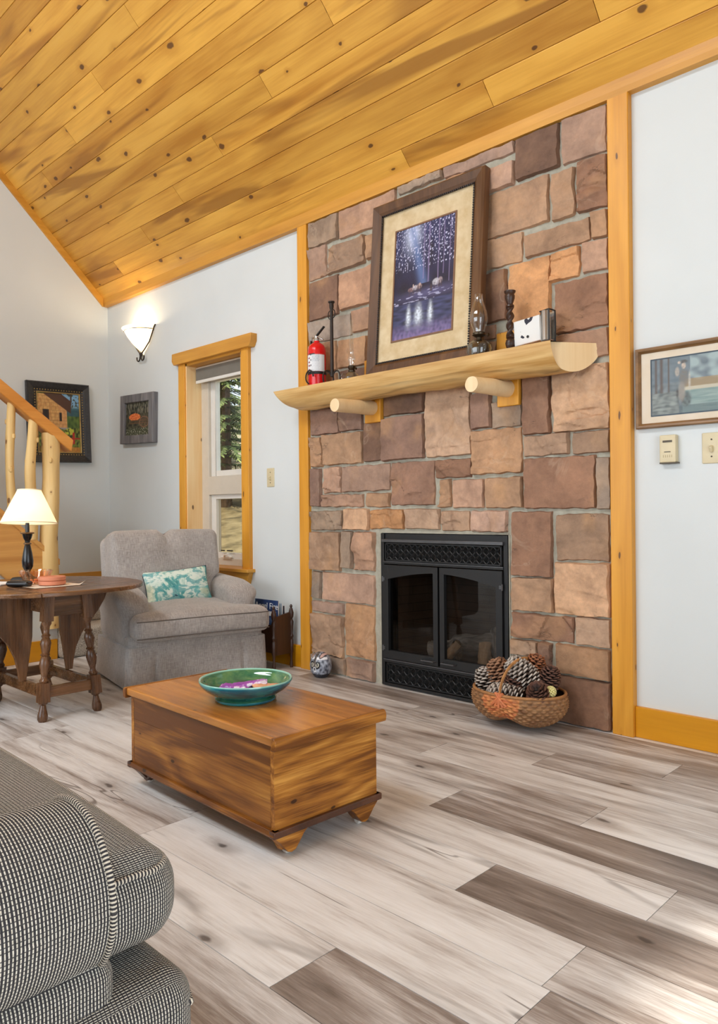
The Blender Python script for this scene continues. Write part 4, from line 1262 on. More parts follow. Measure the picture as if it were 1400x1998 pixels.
# ------------------------------------------------------------------ wall fittings
M_beige = plain('almond_plastic', (210, 196, 160), 0.4, noise_amt=0.02)
M_dk = plain('dark_slot', (84, 74, 58), 0.5, noise_amt=0.05)
def switch(x, z, label):
    s = thing('light_switch', label, 'light switch', (x, .014, z))
    m = MB(); m.rbox((.070, .008, .116), .004, 3, 3); obj('plate', m, M_beige, s, weld=1e-5)
    m = MB(); m.rbox((.011, .018, .022), .003, 2, 2, M=Tm(0, -.008, -.003, .5, 0, 0)); obj('toggle', m, M_beige, s, weld=1e-5)
    for dz in (-.032, .032):
        m = MB(); m.lathe([(.001, -.0014), (.0032, -.001), (.0034, 0), (.001, 0)], 12, M=Tm(0, -.0042, dz, -PI / 2, 0, 0)); obj('screw', m, M_dk, s)
switch(-3.590, 1.128, 'almond light switch on the white wall between window and stone')
switch(-.996, 1.138, 'almond light switch under the right picture at the photo edge')
th = thing('thermostat', 'beige box thermostat under the right framed picture', 'thermostat', (-1.150, .014, 1.142))
m = MB(); m.rbox((.062, .030, .106), .004, 3, 3, M=Tm(0, -.014, .002)); obj('cover', m, M_beige, th, weld=1e-5)
m = MB(); m.box(-.018, .018, -.0305, -.028, .026, .034); obj('display', m, M_dk, th)
m = MB(); m.box(-.012, .012, -.0305, -.028, -.012, -.009); obj('slider_slot', m, M_dk, th)
m = MB(); m.box(-.033, .036, -.026, -.001, -.056, -.050); obj('base', m, M_dk, th, bevel=.001)
m = MB()
for k in range(5): m.box(-.016 + k * .008 - .0012, -.016 + k * .008 + .0012, -.0298, -.028, -.032, -.022)
obj('vent_slots', m, plain('beige_slot', (178, 162, 124), 0.5), th)

# ------------------------------------------------------------------ wall sconce
def shade_mat(name, rgb, emis, strength):
    n = NT(name, 0.5)
    d = n.new('ShaderNodeBsdfDiffuse', {'Color': lin(*rgb)})
    t = n.new('ShaderNodeBsdfTranslucent', {'Color': lin(*rgb)})
    mx = n.new('ShaderNodeMixShader', {0: 0.55, 1: d.outputs[0], 2: t.outputs[0]})
    e = n.new('ShaderNodeEmission', {'Color': lin(*emis), 'Strength': strength})
    ad = n.new('ShaderNodeAddShader', {0: mx.outputs[0], 1: e.outputs[0]})
    n.t.links.new(ad.outputs[0], n.t.nodes['Material Output'].inputs['Surface'])
    return n.m
M_alab = shade_mat('lit_alabaster_glass', (250, 236, 206), (255, 232, 188), 0.45)
sc = thing('wall_sconce', 'lit half bowl glass wall sconce with curled iron bracket left of the window', 'wall lamp', (-5.085, .014, 2.30))
SR = .168
prof = [(.012, -.165), (.030, -.158), (.060, -.132), (.095, -.092), (.125, -.052), (.145, -.020), (.158, -.004), (SR, .006)]
m = MB()
m.grid(lambda u, v: ((lambda r, z, a: (r * math.cos(a), -r * math.sin(a) * .92, z))(*[np.interp(v * (len(prof) - 1), range(len(prof)), [p[i] for p in prof]) for i in (0, 1)], PI * u)), 36, 28)
obj('glass_bowl', m, M_alab, sc)
m = MB()
m.tube([(.148 * math.cos(a), -.150 * math.sin(a) * .92, -.016) for a in [PI * k / 20 for k in range(21)]], .0030, 6)
for sg in (-1, 1):
    m.tube([(sg * .176, -.004, .012), (sg * .160, -.006, -.006), (sg * .140, -.008, -.045), (sg * .104, -.012, -.105), (sg * .052, -.018, -.150), (sg * .020, -.022, -.175), (sg * .010, -.024, -.195)], .0048, 8)
obj('iron_band', m, M_iron, sc)
for sg in (-1, 1):
    m = MB(); m.tube([(sg * .006, -.024, -.190)] + [(sg * (.030 + .022 * math.cos(t)), -.026, -.212 + .024 * math.sin(t)) for t in [PI + k * PI / 8 for k in range(10)]], .0052, 8)
    obj('curl', m, M_iron, sc)
m = MB(); m.lathe([(.001, -.018), (.010, -.014), (.013, 0), (.010, .012), (.001, .016)], 14, M=Tm(0, -.022, -.188)); obj('finial', m, M_iron, sc)
def bulb(name, loc, energy, color, r=.03):
    l = bpy.data.lights.new(name, 'POINT'); l.energy = energy; l.color = color; l.shadow_soft_size = r
    o = bpy.data.objects.new(name, l); o.location = loc; COL.objects.link(o); return o
bulb('sconce_bulb', (-5.085, -.075, 2.285), 5.5, (1.0, 0.78, 0.50))

# ------------------------------------------------------------------ staircase in the corner
M_carpet = NT('speckled_carpet', 0.95)
_v = M_carpet.noise(M_carpet.tc(), 190, 3, 0.7)
M_carpet.color(M_carpet.ramp(_v, [(0.36, lc(120, 110, 98)), (0.52, lc(186, 176, 162)), (0.68, lc(222, 214, 202))]))
M_carpet.bump(_v, 0.8, 0.004)
M_carpet = M_carpet.m
M_str = wood('pine_stringer', (196, 132, 62), (226, 168, 92), (238, 190, 118), 'Y', 1.0, 0.25, 0.42, streak=0.25, grain=0.35)
M_rail = wood('pine_handrail', (196, 122, 44), (222, 152, 70), (234, 172, 92), 'Y', 1.2, 0.15, 0.42, streak=0.2, grain=0.3)
st = thing('staircase', 'carpeted corner staircase with peeled log balusters and pine handrail', 'staircase', (-5.15, -.9, 0))
ox, oy = 5.15, .9
def place(mb): return mb
SX = -4.66
m = MB(); m.rbox((.30, .84, .185), .03, 3, 4, M=Tm(-4.755 + ox, -.425 + oy, .0925)); obj('carpet_step', m, M_carpet, st, weld=1e-5)
m = MB(); m.rbox((.76, .86, .185), .025, 4, 4, M=Tm(-5.255 + ox, -.435 + oy, .2725)); obj('carpet_step', m, M_carpet, st, weld=1e-5)
RUN, RISE = .223, .19
for k in range(10):
    m = MB(); m.rbox((.90, RUN + .03, .19), .02, 3, 3, M=Tm(-5.17 + ox, -.90 - RUN * (k + .5) + oy, .36 + RISE * (k + .5)))
    obj('carpet_step', m, M_carpet, st, weld=1e-5)
def zlow(y): return .236 + .867 * (-.829 - y)
def zup(y): return .655 + .905 * (-.885 - y)
m = MB(); y1, y2 = -.845, -3.1
m.prism([(y1 + oy, zlow(y1)), (y1 + oy, zup(y1) - .05), (y1 - .04 + oy, zup(y1 - .04)), (y2 + oy, zup(y2)), (y2 + oy, zlow(y2))], 'x', SX - .02 + ox, SX + .018 + ox)
so = obj('stringer', m, M_str, st, bevel=.003)
m = MB(); m.prism([(y1 + oy, zup(y1) - .025), (y1 + oy, zup(y1) + .012), (y2 + oy, zup(y2) + .012), (y2 + oy, zup(y2) - .025)], 'x', SX - .03 + ox, SX + .030 + ox)
obj('stringer_cap', m, M_str, so, bevel=.003)
def zrail(y): return 1.385 + .76 * (-.758 - y)
m = MB(); ya, yb = -.758, -3.0
m.prism([(ya + oy, zrail(ya)), (yb + oy, zrail(yb)), (yb + oy, zrail(yb) - .085), (ya - .014 + oy, zrail(ya) - .075)], 'x', SX - .050 + ox, SX + .052 + ox)
obj('handrail', m, M_rail, st, bevel=.006)
def pole(name, y, z0, z1, r, sd, wob, top_slant=False):
    m = MB(); N = 40
    def fn(u, v):
        a = 2 * PI * u
        z = z0 + (z1 - z0) * v
        rr = r * (1 + .10 * fbm(math.cos(a) + sd, math.sin(a), z * 3) + .10 * noise.noise(Vector((sd, 1, z * 4))))
        if name == 'newel_post': z = min(z, zrail(y + rr * math.sin(a)) - .080)
        cx = wob * noise.noise(Vector((sd, 5, z * 1.9))); cy = wob * 1.4 * noise.noise(Vector((sd + 3, 2, z * 2.1)))
        return (SX + ox + cx + rr * math.cos(a), y + oy + cy + rr * math.sin(a), z)
    m.grid(fn, 20, N, cu=True)
    for v in (0, 1): m.add([fn(k / 20, v) for k in range(20)], [tuple(range(20))])
    kn = random.Random(int(sd * 10))
    for k in range(4):
        a = kn.uniform(0, 2 * PI); v = kn.uniform(.1, .9)
        p = Vector(fn(a / (2 * PI), v))
        m.rbox((.020, .020, .034), .010, 1, 3, M=Tm(p.x, p.y, p.z))
    return obj(name, m, M_log, st, weld=1e-5)
pole('newel_post', -.888, .20, zrail(-.888) - .06, .052, 2.3, .012)
pole('baluster', -1.000, zup(-1.0), zrail(-1.0) - .07, .030, 4.1, .030)
pole('baluster', -1.128, zup(-1.128), zrail(-1.128) - .07, .025, 6.7, .012)
for k in range(6):
    y = -1.27 - .15 * k
    pole('baluster', y, zup(y), zrail(y) - .07, .026, 8.2 + k, .016)
# wall under the stairs
mb = MB(); mb.prism([(-.845, 0), (-.845, zlow(-.845) + .03), (-3.1, zlow(-3.1) + .03), (-3.1, 0)], 'x', SX - .06, SX - .022)
struct('wall_stair', mb, M_wall, smooth=0)
mb = MB(); mb.box(SX - .024, SX - .004, -3.1, -.850, 0, .125); struct('baseboard_stair', mb, wood('golden_baseboard_stair', (198, 132, 10), (222, 154, 22), (232, 168, 40), 'Y', 1.0, 0.2, 0.4, streak=0.2, grain=0.25), bevel=.003)

# ------------------------------------------------------------------ armchair
def chenille(name, dark, light):
    n = NT(name, 0.9)
    uv = n.tc('UV')
    a = n.noise(n.mapping(uv, (1, .10, 1)), 260, 3, 0.7)
    b = n.noise(n.mapping(uv, (.12, 1, 1)), 240, 3, 0.7)
    c = n.noise(n.tc(), 7, 3, 0.5)
    f = n.math('ADD', n.math('MULTIPLY', a, .55), n.math('ADD', n.math('MULTIPLY', b, .35), n.math('MULTIPLY', c, .25)))
    n.color(n.ramp(f, [(0.40, lc(*dark)), (0.75, lc(*light))]))
    n.b.inputs['Sheen Weight'].default_value = 0.35
    n.b.inputs['Sheen Roughness'].default_value = 0.5
    n.bump(f, .5, .003)
    return n.m
M_chen = chenille('taupe_chenille', (124, 118, 114), (194, 188, 183))
M_pipe = plain('dark_piping', (104, 96, 90), 0.9, noise_amt=0.1)
ac = thing('armchair', 'grey taupe upholstered armchair with skirted base in front of the window', 'armchair', (-3.436, -.609, 0), rotz=math.atan2(.976, .217))
AW, AD = .395, .60
def perim(t):
    """rounded rectangle around the base, t in 0..1 starting at the front left corner and running to the right"""
    segs = [((-AW, 0), (AW, 0)), ((AW, 0), (AW, AD)), ((AW, AD), (-AW, AD)), ((-AW, AD), (-AW, 0))]
    Ls = [2 * AW, AD, 2 * AW, AD]; T = sum(Ls); d = (t % 1) * T
    for (a, b), L in zip(segs, Ls):
        if d <= L: return (a[0] + (b[0] - a[0]) * d / L, a[1] + (b[1] - a[1]) * d / L)
        d -= L
    return segs[0][0]
m = MB()
def skirt(u, v):
    x, y = perim(u)
    k = 1 + .035 * (1 - v) + .0
    cx, cy = 0, AD / 2
    r = .03
    # soften corners
    ex, ey = max(0, abs(x) - (AW - r)), max(0, abs(y - cy) - (AD / 2 - r))
    if ex > 0 and ey > 0:
        s = r / math.hypot(ex, ey) if math.hypot(ex, ey) > r else 1
        x = math.copysign(AW - r + ex * s, x); y = cy + math.copysign(AD / 2 - r + ey * s, y - cy)
    x *= k; y = cy + (y - cy) * k
    # kick pleats
    dpl = min(abs(perim(u)[0] + AW * .62) + abs(perim(u)[1]), abs(perim(u)[0] - AW * .62) + abs(perim(u)[1]))
    cpl = min(abs(perim(u)[0] - sx) + abs(perim(u)[1] - sy) for sx in (-AW, AW) for sy in (0, AD))
    pl = .026 * (1 - v) * (math.exp(-(dpl / .012) ** 2) + .8 * math.exp(-(cpl / .014) ** 2))
    wv = .004 * (1 - v) * math.sin(u * 60)
    x -= x / abs(x + 1e-9) * 0; y += (pl - wv) if y < cy else 0
    if perim(u)[1] > .01: x -= math.copysign(pl, x)
    return (x, y, .012 + .205 * v)
m.grid(skirt, 220, 8, cu=True, uvfn=lambda u, v: (u * 2.8, v * .2))
m.grid(lambda u, v: tuple(Vector(skirt(u, 1)).lerp(Vector((0, AD / 2, .222)), v)), 220, 2, cu=True, uvfn=lambda u, v: (u, v))
obj('skirt', m, M_chen, ac, weld=1e-4)
m = MB(); m.rbox((.76, .56, .10), .04, 8, 4, (0, 0.01, 0), M=Tm(0, .285, .235)); obj('base', m, M_chen, ac, weld=1e-5)
m = MB()
def seatpost(p):
    # T shape: full width in front, narrower between the arms
    y = p.y
    w = .385 if y < -.20 else (.385 - (.385 - .285) * min(1, (y + .20) / .05))
    x = p.x / .385 * w
    z = p.z
    return (x, y, z + .018 * (1 - (p.x / .385) ** 2) * (1 if z > 0 else 0) + (y + .30) * .06)
m.rbox((.77, .60, .132), .046, 10, 5, (0, .026, .012), post=seatpost, M=Tm(.012, .235, .312))
sc_ = obj('seat_cushion', m, M_chen, ac, weld=1e-5)
for zz in (.356, .268):
    m = MB(); m.tube([(x + .012, y, z_) for (x, y, z_) in [(-.372 + .744 * k / 24, -.066 - .016 * (1 - ((k - 12) / 12) ** 2) + .012 * abs((k - 12) / 12) ** 8, zz + .006 * (1 - ((k - 12) / 12) ** 2)) for k in range(25)]], .0030, 6)
    obj('piping', m, M_pipe, sc_)
for sg in (-1, 1):
    m = MB()
    def armpost(p, sg=sg):
        t = (p.y + .27) / .54            # 0 front, 1 back
        z = p.z
        top = max(0, (z + .02) / .16)
        x = p.x + sg * .022 * top * math.sin(min(1, max(0, top)) * PI * .6)
        drop = .050 * max(0, 1 - t / .35) ** 2 * max(0, top)
        pull = .030 * max(0, 1 - t / .4) * max(0, -z / .16 * .3)
        wd = 1 + .20 * max(0, top)
        return (x * wd if False else x + (p.x) * .35 * max(0, top), p.y + pull, z - drop + .018 * t * max(0, top))
    m.rbox((.135, .54, .32), .062, 8, 6, (.006, .012, .0), post=armpost, M=Tm(.285 if sg > 0 else -.318, .335, .362))
    obj('arm', m, M_chen, ac, weld=1e-5)
# back: outer frame and T shaped cushion with a centre crease
m = MB()
def backpost(p):
    z = p.z
    t = (z + .26) / .52
    w = 1.0
    return (p.x * w, p.y + .0, z)
m.rbox((.65, .12, .56), .05, 8, 4, (0, .01, 0), post=backpost, M=Tm(-.035, .60, .50, -.17)); obj('back_frame', m, M_chen, ac, weld=1e-5)
m = MB()
def cushpost(p):
    t = (p.z + .235) / .47
    w = .268 + (.325 - .268) * max(0, min(1, (t - .34) / .10))
    x = p.x / .36 * w
    cr = 1.25 * math.exp(-(p.x / .022) ** 2) * max(0, t - .55) / .45
    z = p.z - .022 * cr * (1 if t > .8 else 0) + .012 * (1 - (p.x / .36) ** 2) * (t > .9) * 0
    y = p.y + (.018 * cr if p.y < 0 else 0)
    return (x, y, z)
m.rbox((.72, .17, .47), .046, 12, 5, (0, .026, .008), post=cushpost, M=Tm(-.035, .475, .575, -.19))
bc = obj('back_cushion', m, M_chen, ac, weld=1e-5)
m = MB()
pp = []
for k in range(41):
    x = -.285 + .570 * k / 40
    cr = math.exp(-(x / .03) ** 2)
    pp.append(Tm(-.035, .475, .575, -.19) @ Vector((x, -.040 + .012 * cr, .2335 - .022 * cr - .004 * abs(x / .285) ** 10)))
m.tube(pp, .0032, 6); obj('piping', m, M_pipe, bc)

# throw pillow on the armchair
def pillow_mat():
    n = NT('teal_print_cotton', 0.85)
    co = n.tc()
    a = n.noise(co, 9, 4, 0.6, 0.8)
    b = n.noise(n.mapping(co, (1, 1, 2.2), loc=(3, 1, 5)), 13, 4, 0.65, 0.6)
    c = n.noise(n.mapping(co, (1, 1, 1), loc=(8, 2, 2)), 6, 2, 0.5, 0.3)
    col = n.ramp(a, [(0.30, lc(40, 106, 116)), (0.40, lc(96, 168, 164)), (0.45, lc(206, 226, 214)), (0.53, lc(222, 232, 222)), (0.60, lc(120, 188, 186)), (0.8, lc(58, 120, 128))])
    col = n.mix(n.math('MULTIPLY', n.step(b, 0.50, 0.56), 0.8), col, lin(80, 160, 164))
    col = n.mix(n.math('MULTIPLY', n.step(c, 0.60, 0.66), 0.6), col, lin(222, 220, 184))
    col = n.mix(n.step(b, 0.66, 0.69), col, lin(36, 74, 92))
    n.color(col)
    return n.m
M_pil = pillow_mat()
pl = thing('throw_pillow', 'small teal and white printed pillow on the grey armchair', 'pillow', (0, 0, 0))
pmat = ac.matrix_basis if False else Matrix.Translation((-3.436, -.609, 0)) @ Matrix.Rotation(math.atan2(.976, .217), 4, 'Z')
ploc = pmat @ Vector((-.005, .290, .392))
pl.location = ploc
pl.rotation_euler = Euler((-.36, -.07, math.atan2(.976, .217) - .06))
m = MB()
def pilpost(p):
    u, v = p.x / .19, p.z / .105
    k = (1 - abs(u) ** 2.6) * (1 - abs(v) ** 2.6)
    return (p.x * (1 - .05 * (1 - u * u) * 0 - .06 * (1 - v * v) * abs(u)), p.y * (.10 + .9 * max(0, k) ** .5), p.z * (1 - .08 * (1 - u * u)) + .105)
m.rbox((.38, .12, .21), .02, 14, 3, (0, 0, 0), post=pilpost); po = obj('cover', m, M_pil, pl, weld=1e-4, smooth=80)
m = MB()
loop = [(-.19, -.105), (.19, -.105), (.19, .105), (-.19, .105)]
pts = []
for i in range(4):
    a, b = loop[i], loop[(i + 1) % 4]
    for k in range(14):
        t = k / 14; x = a[0] + (b[0] - a[0]) * t; z = a[1] + (b[1] - a[1]) * t
        q_ = pilpost(Vector((x * .995, 0, z * .995))); pts.append(q_)
m.tube(pts, .0042, 6, closed=True); obj('piping', m, plain('navy_piping', (40, 56, 66), .9), pl)

# ------------------------------------------------------------------ magazine rack behind the armchair
M_walnut = wood('dark_walnut', (44, 26, 18), (74, 46, 32), (98, 64, 44), 'Z', 1.6, 0.0, 0.35, streak=0.3, grain=0.3)
rk = thing('magazine_rack', 'dark walnut magazine rack with turned posts between armchair and pine post', 'magazine rack', (-3.48, -.100, 0))
for sx in (-.125, .125):
    m = MB(); m.prism([(-.062, .085), (.062, .085), (.062, .318), (.045, .326), (.0, .318), (-.045, .308), (-.062, .312)], 'x', sx - .007, sx + .007); obj('end_panel', m, M_walnut, rk, bevel=.002)
    for sy in (-.066, .066):
        m = MB(); m.lathe([(.001, 0), (.009, 0), (.011, .02), (.007, .05), (.010, .085), (.013, .095), (.013, .16), (.009, .17), (.014, .185), (.009, .20), (.012, .24), (.015, .27), (.008, .285), (.014, .30), (.016, .322), (.010, .345), (.006, .352), (.009, .360), (.005, .370), (.001, .372)], 16, M=Tm(sx, sy, 0))
        obj('turned_post', m, M_walnut, rk)
for sy in (-.06, .06):
    m = MB(); m.box(-.118, .118, sy - .005, sy + .005, .10, .26); obj('side_panel', m, M_walnut, rk, bevel=.002)
m = MB(); m.box(-.118, .118, -.055, .055, .095, .105); obj('bottom_board', m, M_walnut, rk)
M_cover = NT('navy_cover', 0.3)
_v = M_cover.noise(M_cover.tc(), 14, 3)
M_cover.color(M_cover.ramp(_v, [(0.3, lc(30, 42, 80)), (0.6, lc(50, 72, 118)), (0.8, lc(120, 150, 180))]))
M_cover = M_cover.m
M_paper = plain('white_paper', (236, 238, 240), 0.7, noise_amt=0.02)
def magazine(x, y, z, w, h, tilt, cov, label, grp=None):
    o = thing('magazine', label, 'magazine', (x, y, z), rot=(tilt, 0.0, 0))
    m = MB(); m.box(-w / 2, w / 2, -.003, .003, 0, h); obj('pages', m, M_paper, o, smooth=0)
    m = MB(); m.box(-w / 2 - .001, w / 2 + .001, -.0042, -.0031, -.001, h + .001); obj('cover', m, cov, o, smooth=0)
    return o
mg = magazine(-3.485, -.118, .107, .215, .288, -.03, M_cover, 'navy blue magazine with white title standing in the dark rack')
tx = bpy.data.curves.new('cover_title', 'FONT'); tx.body = 'Angel Fire'; tx.size = .052; tx.extrude = .0006; tx.align_x = 'CENTER'; tx.materials.append(M_paper)
to = bpy.data.objects.new('cover_title', tx); COL.objects.link(to)
bpy.context.view_layer.update()
tm = bpy.data.meshes.new_from_object(to.evaluated_get(bpy.context.evaluated_depsgraph_get()))
bpy.data.objects.remove(to); bpy.data.curves.remove(tx)
tm.name = 'cover_title'
to = bpy.data.objects.new('cover_title', tm); COL.objects.link(to)
to.parent = mg; to.location = (.002, -.0052, .236); to.rotation_euler = (PI / 2, 0, 0)
m = MB(); m.box(-.03, .09, -.0050, -.0042, .196, .222); obj('cover_block', m, M_paper, mg, smooth=0)
magazine(-3.478, -.085, .107, .20, .270, -.02, plain('pale_cover', (176, 192, 204), .35), 'pale magazine standing behind the navy one in the rack')
magazine(-3.472, -.070, .107, .20, .255, -.01, plain('dark_cover', (60, 62, 70), .35), 'charcoal magazine at the back of the dark rack')

# ------------------------------------------------------------------ drop-leaf side table
M_tbl = wood('brown_maple', (82, 54, 32), (122, 84, 52), (156, 114, 76), 'Y', 1.4, 0.0, 0.26, streak=0.35, grain=0.4, con=(.34, .5, .68))
M_tblz = wood('brown_maple_upright', (74, 48, 30), (112, 76, 48), (142, 102, 70), 'Z', 1.4, 0.0, 0.28, streak=0.3, grain=0.4, con=(.34, .5, .68))
TZ = .582
tb = thing('drop_leaf_table', 'brown maple butterfly table with turned legs left of the armchair', 'table', (-3.555, -1.400, 0))
SA, SB = .44, .43
def top_piece(y0, y1, n=26):
    P = []
    for k in range(n + 1):
        y = y0 + (y1 - y0) * k / n
        x = SA * (1 - min(1, abs(y / SB)) ** 2.3) ** (1 / 2.3)
        P.append((x, y))
    Q = [(-x, y) for x, y in reversed(P)]
    return P + [p for p in Q if not any(abs(p[0] - r[0]) < 1e-4 and abs(p[1] - r[1]) < 1e-4 for r in P)]
m = MB(); m.prism(top_piece(-.185, .165), 'z', TZ - .020, TZ); obj('table_top', m, M_tbl, tb, bevel=.004)
m = MB(); m.prism(top_piece(-SB + .0005, -.187), 'z', TZ - .0205, TZ - .001); obj('leaf', m, M_tbl, tb, bevel=.004)
m = MB(); m.prism(top_piece(.167, SB - .0005), 'z', TZ - .0205, TZ - .001); obj('leaf', m, M_tbl, tb, bevel=.004)
fx, fy, tx_, ty_ = .262, .128, .228, .084
for sx in (-1, 1):
    for sy in (-1, 1):
        def lp_(z, sx=sx, sy=sy):
            t = z / .56
            return (sx * (fx + (tx_ - fx) * t), sy * (fy + (ty_ - fy) * t))
        m = MB()
        pr = [(.001, 0), (.016, 0), (.022, .012), (.022, .028), (.014, .060), (.012, .072), (.019, .078), (.019, .084)]
        pr2 = [(.017, .168), (.021, .178), (.014, .188), (.012, .196), (.019, .222), (.024, .250), (.018, .278), (.015, .284), (.021, .290), (.015, .298), (.019, .318), (.024, .340), (.018, .360), (.014, .366), (.020, .374), (.013, .382), (.013, .410), (.021, .424), (.021, .438)]
        for pp_ in (pr, pr2):
            m.lathe(pp_, 18, fn=lambda p: (p[0] + lp_(p[2])[0], p[1] + lp_(p[2])[1], p[2]))
        for (z0, z1) in ((.084, .168), (.436, .562)):
            s_ = .0225
            v = [(lp_(z)[0] + a * s_, lp_(z)[1] + b * s_, z) for z in (z0, z1) for b in (-1, 1) for a in (-1, 1)]
            m.add(v, [(0, 2, 3, 1), (4, 5, 7, 6), (0, 1, 5, 4), (2, 6, 7, 3), (0, 4, 6, 2), (1, 3, 7, 5)])
        obj('leg', m, M_tblz, tb, smooth=40)
zs = .128
ix, iy = fx + (tx_ - fx) * zs / .56, fy + (ty_ - fy) * zs / .56
for sy in (-1, 1):
    m = MB(); m.box(-ix + .02, ix - .02, sy * iy - .011, sy * iy + .011, .102, .150); obj('stretcher', m, M_tbl, tb, bevel=.002)
for sx in (-1, 1):
    m = MB(); m.box(sx * ix - .011, sx * ix + .011, -iy + .02, iy - .02, .102, .150); obj('stretcher', m, M_tbl, tb, bevel=.002)
for sy in (-1, 1):
    m = MB(); m.box(-.22, .22, sy * .086 - .009, sy * .086 + .009, .470, .562); obj('apron', m, M_tbl, tb, bevel=.002)
for sx in (-1, 1):
    m = MB(); m.box(sx * .232 - .009, sx * .232 + .009, -.08, .08, .455, .562); obj('apron', m, M_tbl, tb, bevel=.002)
for sy, xo in ((-1, .060), (1, -.040)):
    prof_ = [(0, .150), (.030, .150), (.036, .20), (.050, .26), (.078, .32), (.120, .375), (.165, .425), (.200, .48), (.220, .53), (.226, .561), (-.034, .561), (-.030, .35)]
    P = [(sy * (.118 + a), z) for a, z in prof_]
    m = MB(); m.prism(P, 'x', xo - .009, xo + .009); obj('wing_support', m, M_tblz, tb, bevel=.002)

# things on the side table
M_blacklamp = plain('black_lacquer', (22, 21, 22), 0.22, noise_amt=0.05)
M_bronze = plain('rubbed_bronze', (120, 88, 58), 0.35, 0.6, noise_amt=0.1)
M_shade = shade_mat('lit_linen_shade', (250, 240, 222), (255, 236, 200), 0.32)
la = thing('table_lamp', 'black baluster table lamp with lit cream shade on the brown table', 'lamp', (-3.690, -1.425, TZ))
m = MB(); m.lathe([(.001, 0), (.052, 0), (.054, .010), (.046, .020), (.024, .032), (.012, .044), (.010, .052), (.014, .058), (.024, .078), (.0265, .105), (.021, .145), (.014, .180), (.012, .186), (.017, .190), (.012, .196), (.012, .204), (.018, .214), (.024, .236), (.010, .238), (.009, .300), (.001, .302)], 32); obj('base', m, M_blacklamp, la)
m = MB(); m.lathe([(.010, .236), (.031, .238), (.032, .244), (.028, .246), (.009, .244)], 32); obj('bronze_ring', m, M_bronze, la)
m = MB(); m.lathe([(.011, .184), (.0185, .188), (.0185, .192), (.011, .196)], 32); obj('bronze_ring', m, M_bronze, la)
m = MB(); m.lathe([(.130, .290), (.054, .452)], 48, M=Tm(0, 0, 0, 0, -.075, -.7)); sh_ = obj('lamp_shade', m, M_shade, la)
for f in []: pass
M_ctrim = plain('cream_trim', (236, 226, 206), .8, noise_amt=.02)
for (r, z) in ((.130, .290), (.054, .452)):
    m = MB(); m.tube([(r * math.cos(k * PI / 24), r * math.sin(k * PI / 24), z) for k in range(48)], .0026, 6, closed=True, M=Tm(0, 0, 0, 0, -.075, -.7))
    obj('shade_trim', m, M_ctrim, sh_)
m = MB(); m.lathe([(.001, .30), (.014, .302), (.018, .33), (.026, .36), (.022, .39), (.001, .402)], 16); obj('light_bulb', m, shade_mat('lit_bulb', (255, 244, 220), (255, 226, 170), 3.0), la)
bulb('table_lamp_bulb', (-3.690, -1.425, TZ + .365), 3.4, (1.0, 0.80, 0.54), .028)

M_doily = plain('cream_lace', (226, 214, 196), 0.9, noise_amt=0.08, scale=60, bump=.6)
m = MB()
def doil(u, v):
    a = Vector((-3.60, -1.545, 0)); b = Vector((-3.345, -1.535, 0)); c = Vector((-3.360, -1.290, 0)); d = Vector((-3.66, -1.330, 0))
    p = a.lerp(b, u).lerp(d.lerp(c, u), v)
    e = min(u, 1 - u, v, 1 - v)
    z = TZ + .0012 + (.0012 * abs(math.sin(u * 60)) * (e < .08))
    if u > .88 and v > .88: z += .020 * ((u - .88) / .12) * ((v - .88) / .12)
    return (p.x, p.y, z)
m.grid(doil, 40, 40)
tag(obj('doily', m, M_doily, smooth=60), 'cream woven doily under the dishes on the brown table', 'doily')
M_pinkglass = clear_glass('pink_pressed_glass', (0.98, 0.88, 0.80))
ds = thing('candy_dish', 'clear pressed glass dish of orange candies in front of the lamp', 'dish', (-3.560, -1.440, TZ + .003))
m = MB(); m.shell([(.030, 0), (.038, .004), (.046, .022), (.054, .042), (.058, .050), (.055, .051), (.050, .042), (.042, .022), (.034, .008), (.026, .006)], 36, M=Tm(s=1.28)); m.lathe([(.001, .003), (.030, .003)], 30, M=Tm(s=1.28))
for k in range(18):
    a = k * PI / 9; m.tube([(.038 * math.cos(a), .038 * math.sin(a), .006), (.047 * math.cos(a), .047 * math.sin(a), .024), (.058 * math.cos(a + .1), .058 * math.sin(a + .1), .049)], .0030, 5, M=Tm(s=1.28))
obj('bowl', m, M_pinkglass, ds)
M_candy = plain('orange_candy', (232, 130, 40), 0.3, noise_amt=.12)
rc = random.Random(3)
for i in range(9):
    a = rc.uniform(0, 2 * PI); r = rc.uniform(0, .022)
    m = MB(); m.rbox((.017, .013, .010), .005, 1, 3)
    o = obj('candy', m, M_candy, weld=1e-5, loc=(-3.560 + r * math.cos(a), -1.440 + r * math.sin(a), TZ + .012 + .009 * (i // 5)), rot=(0, rc.uniform(-.3, .3), rc.uniform(0, 3)))
    tag(o, 'small orange candy inside the pink pressed glass dish', 'candy', 'orange candies in the glass dish')
M_terra = plain('terracotta_coaster', (208, 132, 100), 0.7, noise_amt=.06)
for i, lab in enumerate(('terracotta disc coaster at the bottom of the pair on the doily', 'terracotta disc coaster on top of the pair on the doily')):
    m = MB(); m.lathe([(.001, 0), (.056, 0), (.060, .003), (.060, .0165), (.057, .019), (.001, .019)], 40)
    tag(obj('coaster', m, M_terra, loc=(-3.456, -1.408, TZ + .0035 + .0198 * i)), lab, 'coaster')
m = MB(); m.rbox((.112, .050, .024), .012, 5, 4, (0, 0, .004), M=Tm(0, 0, .012)); tag(obj('glasses_case', m, M_blacklamp, weld=1e-5, loc=(-3.500, -1.540, TZ + .003), rot=(0, 0, .62)), 'black oval case nearest the table edge below the lamp', 'case')
